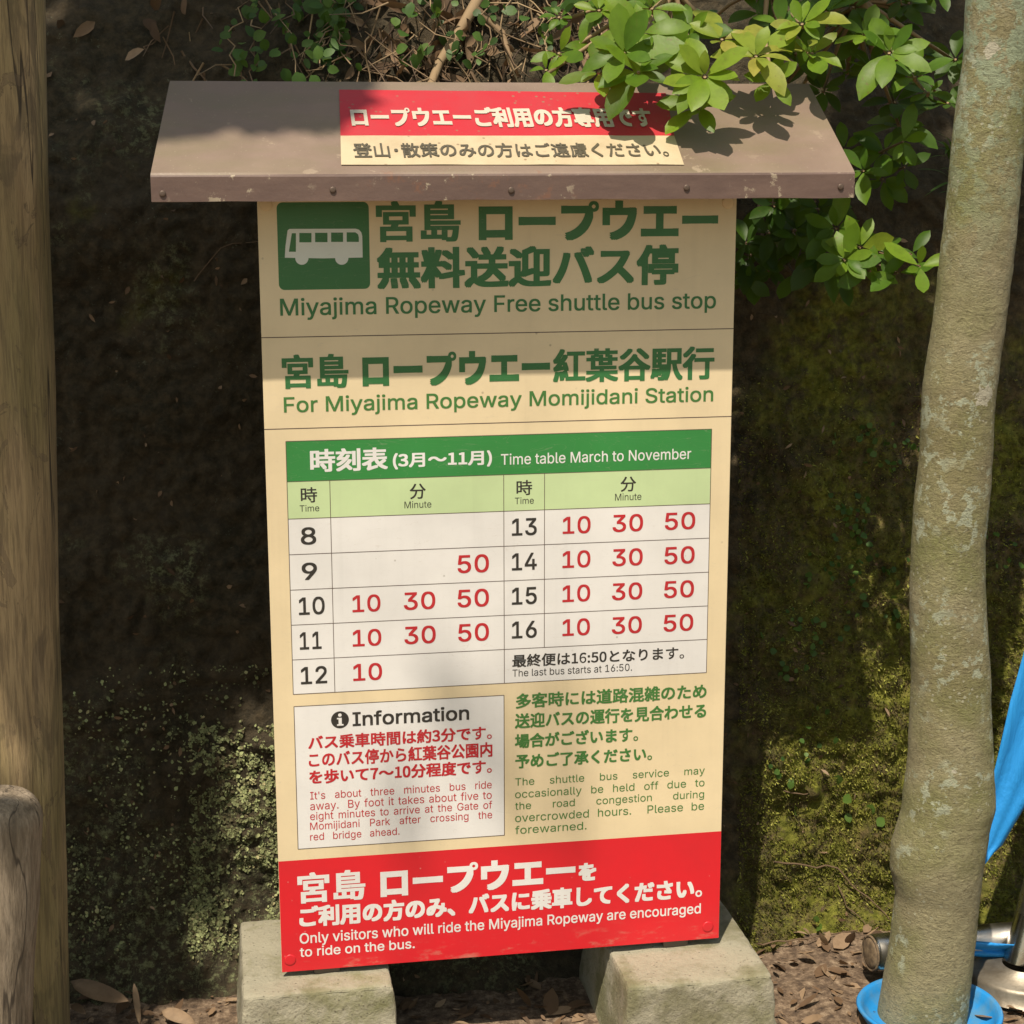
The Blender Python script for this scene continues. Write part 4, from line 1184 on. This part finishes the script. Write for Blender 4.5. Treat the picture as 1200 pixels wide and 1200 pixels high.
for _ in range(500):
    px, py = rnd(60, 1060), rnd(100, 1150)
    if 170 < px < 1000 and py < 240: continue
    q = at_bank(px, py); q.y -= 0.003
    m.leaf(q, rvec() + Vector((0, 0, -0.3)), Vector((0, -1, 0.2)) + rvec() * 0.7, rnd(0.005, 0.016), rnd(0.003, 0.007), rnd(0, 1), 0.2, 0.2, 3, 0.6)
m.build('leaf_litter', M['dry_leaf'], None, True, kind='stuff', label='dry brown leaf litter scattered over the bank and ground', cat='leaf litter')

# fallen leaves at the lower left, one by one
for (px0, py0, px1, py1, w_, lab, bend) in ((83, 1150, 150, 1183, 0.026, 'broad brown fallen leaf curling near the log post', -0.3), (157, 1152, 164, 1202, 0.009, 'thin upright dead leaf standing between fallen leaves', 0.1), (190, 1185, 228, 1198, 0.020, 'pale pinkish fallen leaf beside the left footing', 0.1), (84, 1178, 98, 1184, 0.012, 'small curled dead leaf at the foot of the log post', 0.2)):
    a = atY(px0, py0, 0.13); b = atY(px1, py1, 0.10)
    m = MB(); d = b - a
    m.leaf(a, d, to_cam(a) + Vector((0, 0, 0.7)), d.length, w_, rnd(0.6, 0.95), bend, 0.35, 8, 0.6)
    o = m.build('fallen_leaf', M['dry_leaf'], None, True, label=lab, cat='leaf', group='fallen leaves at the foot of the bank')
    md = o.modifiers.new('blade', 'SOLIDIFY'); md.thickness = 0.0006

gt = at_bank(1112, 215); gt.y -= 0.01
m = MB()
for _ in range(16):
    d = Vector((rnd(-1.0, 0.25), rnd(-0.7, -0.1), rnd(-0.1, 0.8)))
    m.leaf(gt + Vector((rnd(-0.008, 0.008), 0, rnd(-0.02, 0.05))), d, Vector((0, -0.4, 1)) + rvec() * 0.3, rnd(0.03, 0.075), rnd(0.004, 0.007), rnd(0.3, 0.9), rnd(0.3, 0.9), 0.2, 6, 0.5)
m.build('grass_tuft', M['vine_leaf'], None, True, label='small tuft of narrow grass blades beside the leaning tree trunk', cat='grass')

# creeping ivy and moss on the bank
m = MB()
IVY = [((930, 500, 0.0), (1060, 640)), ((910, 600, 0), (1000, 760)), ((940, 830, 0), (990, 900)), ((910, 880, 0), (960, 940)), ((980, 620, 0), (1060, 740)), ((1160, 570, 0), (1200, 660)), ((905, 740, 0), (960, 800))]
for (a3, b2) in IVY:
    n_ = int((b2[0] - a3[0]) * (b2[1] - a3[1]) / 320)
    cl = [(rnd(a3[0], b2[0]), rnd(a3[1], b2[1])) for _ in range(max(2, n_ // 6))]
    for _ in range(n_):
        c = random.choice(cl)
        q = at_bank(c[0] + random.gauss(0, 12), c[1] + random.gauss(0, 12)); q.y -= rnd(0.004, 0.012)
        s_ = rnd(0.006, 0.012)
        m.leaf(q, rvec() + Vector((0, -0.2, -0.4)), Vector((0, -1, 0.5)) + rvec() * 0.45, s_ * 1.1, s_, rnd(0.2, 1.0), 0.1, 0.1, 4, 0.5)
for (px, py, s_) in ((955, 1083, 0.014), (962, 1098, 0.014), (970, 1106, 0.012), (955, 1070, 0.01), (980, 905, 0.016), (986, 930, 0.016), (1020, 940, 0.016), (1025, 965, 0.016), (990, 950, 0.012)):
    q = at_bank(px, py); q.y -= 0.01
    m.leaf(q, rvec() + Vector((0, -0.3, 0)), to_cam(q) + rvec() * 0.3, s_ * 1.3, s_, 0.9, 0.1, 0.1, 4, 0.6)
m.build('creeping_ivy', M['vine_leaf'], None, True, kind='stuff', label='small round ivy leaves creeping over the mossy bank', cat='ivy')

m = MB()
n_ = 0
while n_ < 9000:
    px, py = (rnd(222, 336), rnd(845, 1120)) if random.random() < 0.82 else (rnd(80, 336), rnd(780, 1130))  # lichen crowded into the sun patch so its pale colour brightens it
    q = at_bank(px, py)
    if N.noise(Vector((q.x * 13, q.z * 9, 3))) + 0.6 * N.noise(Vector((q.x * 34, q.z * 26, 8))) + 0.9 * N.noise(q * 90) < rnd(-0.3, 0.6): n_ += 0.1; continue
    n_ += 1
    nr = Vector((rnd(-0.5, 0.5), -1, rnd(0.0, 1.0))).normalized()
    L = 0.0018 + 0.0055 * random.random() ** 2
    d = rvec(); d = (d - nr * d.dot(nr)).normalized()
    m.leaf(q - nr * -0.0025 - d * L * 0.5, d, nr, L, L * rnd(0.35, 1.0), min(1, max(0, 0.5 + 0.45 * N.noise(Vector((q.x * 22, q.z * 22, 1))) + rnd(-0.55, 0.35))), rnd(-0.8, 0.3), rnd(-0.5, 0.7), 3, 0.4)
m.build('sun_patch_lichen', M['lichen'], None, True, kind='stuff', label='pale green lichen flakes brightening the sun patch on the bank left of the board', cat='lichen')

m = MB()
cnt = 0
while cnt < 48000:
    if random.random() < 2: px, py = rnd(865, 1230), rnd(420, 1150) * 0 + 420 + 730 * random.random() ** 0.6
    else: px, py = rnd(190, 340), rnd(800, 1120)
    q = at_bank(px, py)
    if N.noise(Vector((q.x * 9, q.z * 9, 4))) + 0.5 * N.noise(Vector((q.x * 30, q.z * 30, 2))) < -0.45: 
        cnt += 0.1; continue
    cnt += 1
    nrm = Vector((rnd(-0.8, 0.8), -1, rnd(-0.5, 0.8)))
    m.leaf(q + Vector((0, 0.001, 0)), nrm, rvec(), rnd(0.0025, 0.008), rnd(0.0014, 0.0034), min(1, max(0, 0.5 + 0.5 * N.noise(Vector((q.x * 14, q.z * 14, 7))) + rnd(-0.4, 0.4))), rnd(0, 0.7), 0.2, 2)
m.build('bank_moss', M['moss_leaf'], None, True, kind='stuff', label='short moss tufts growing over the earth bank', cat='moss')
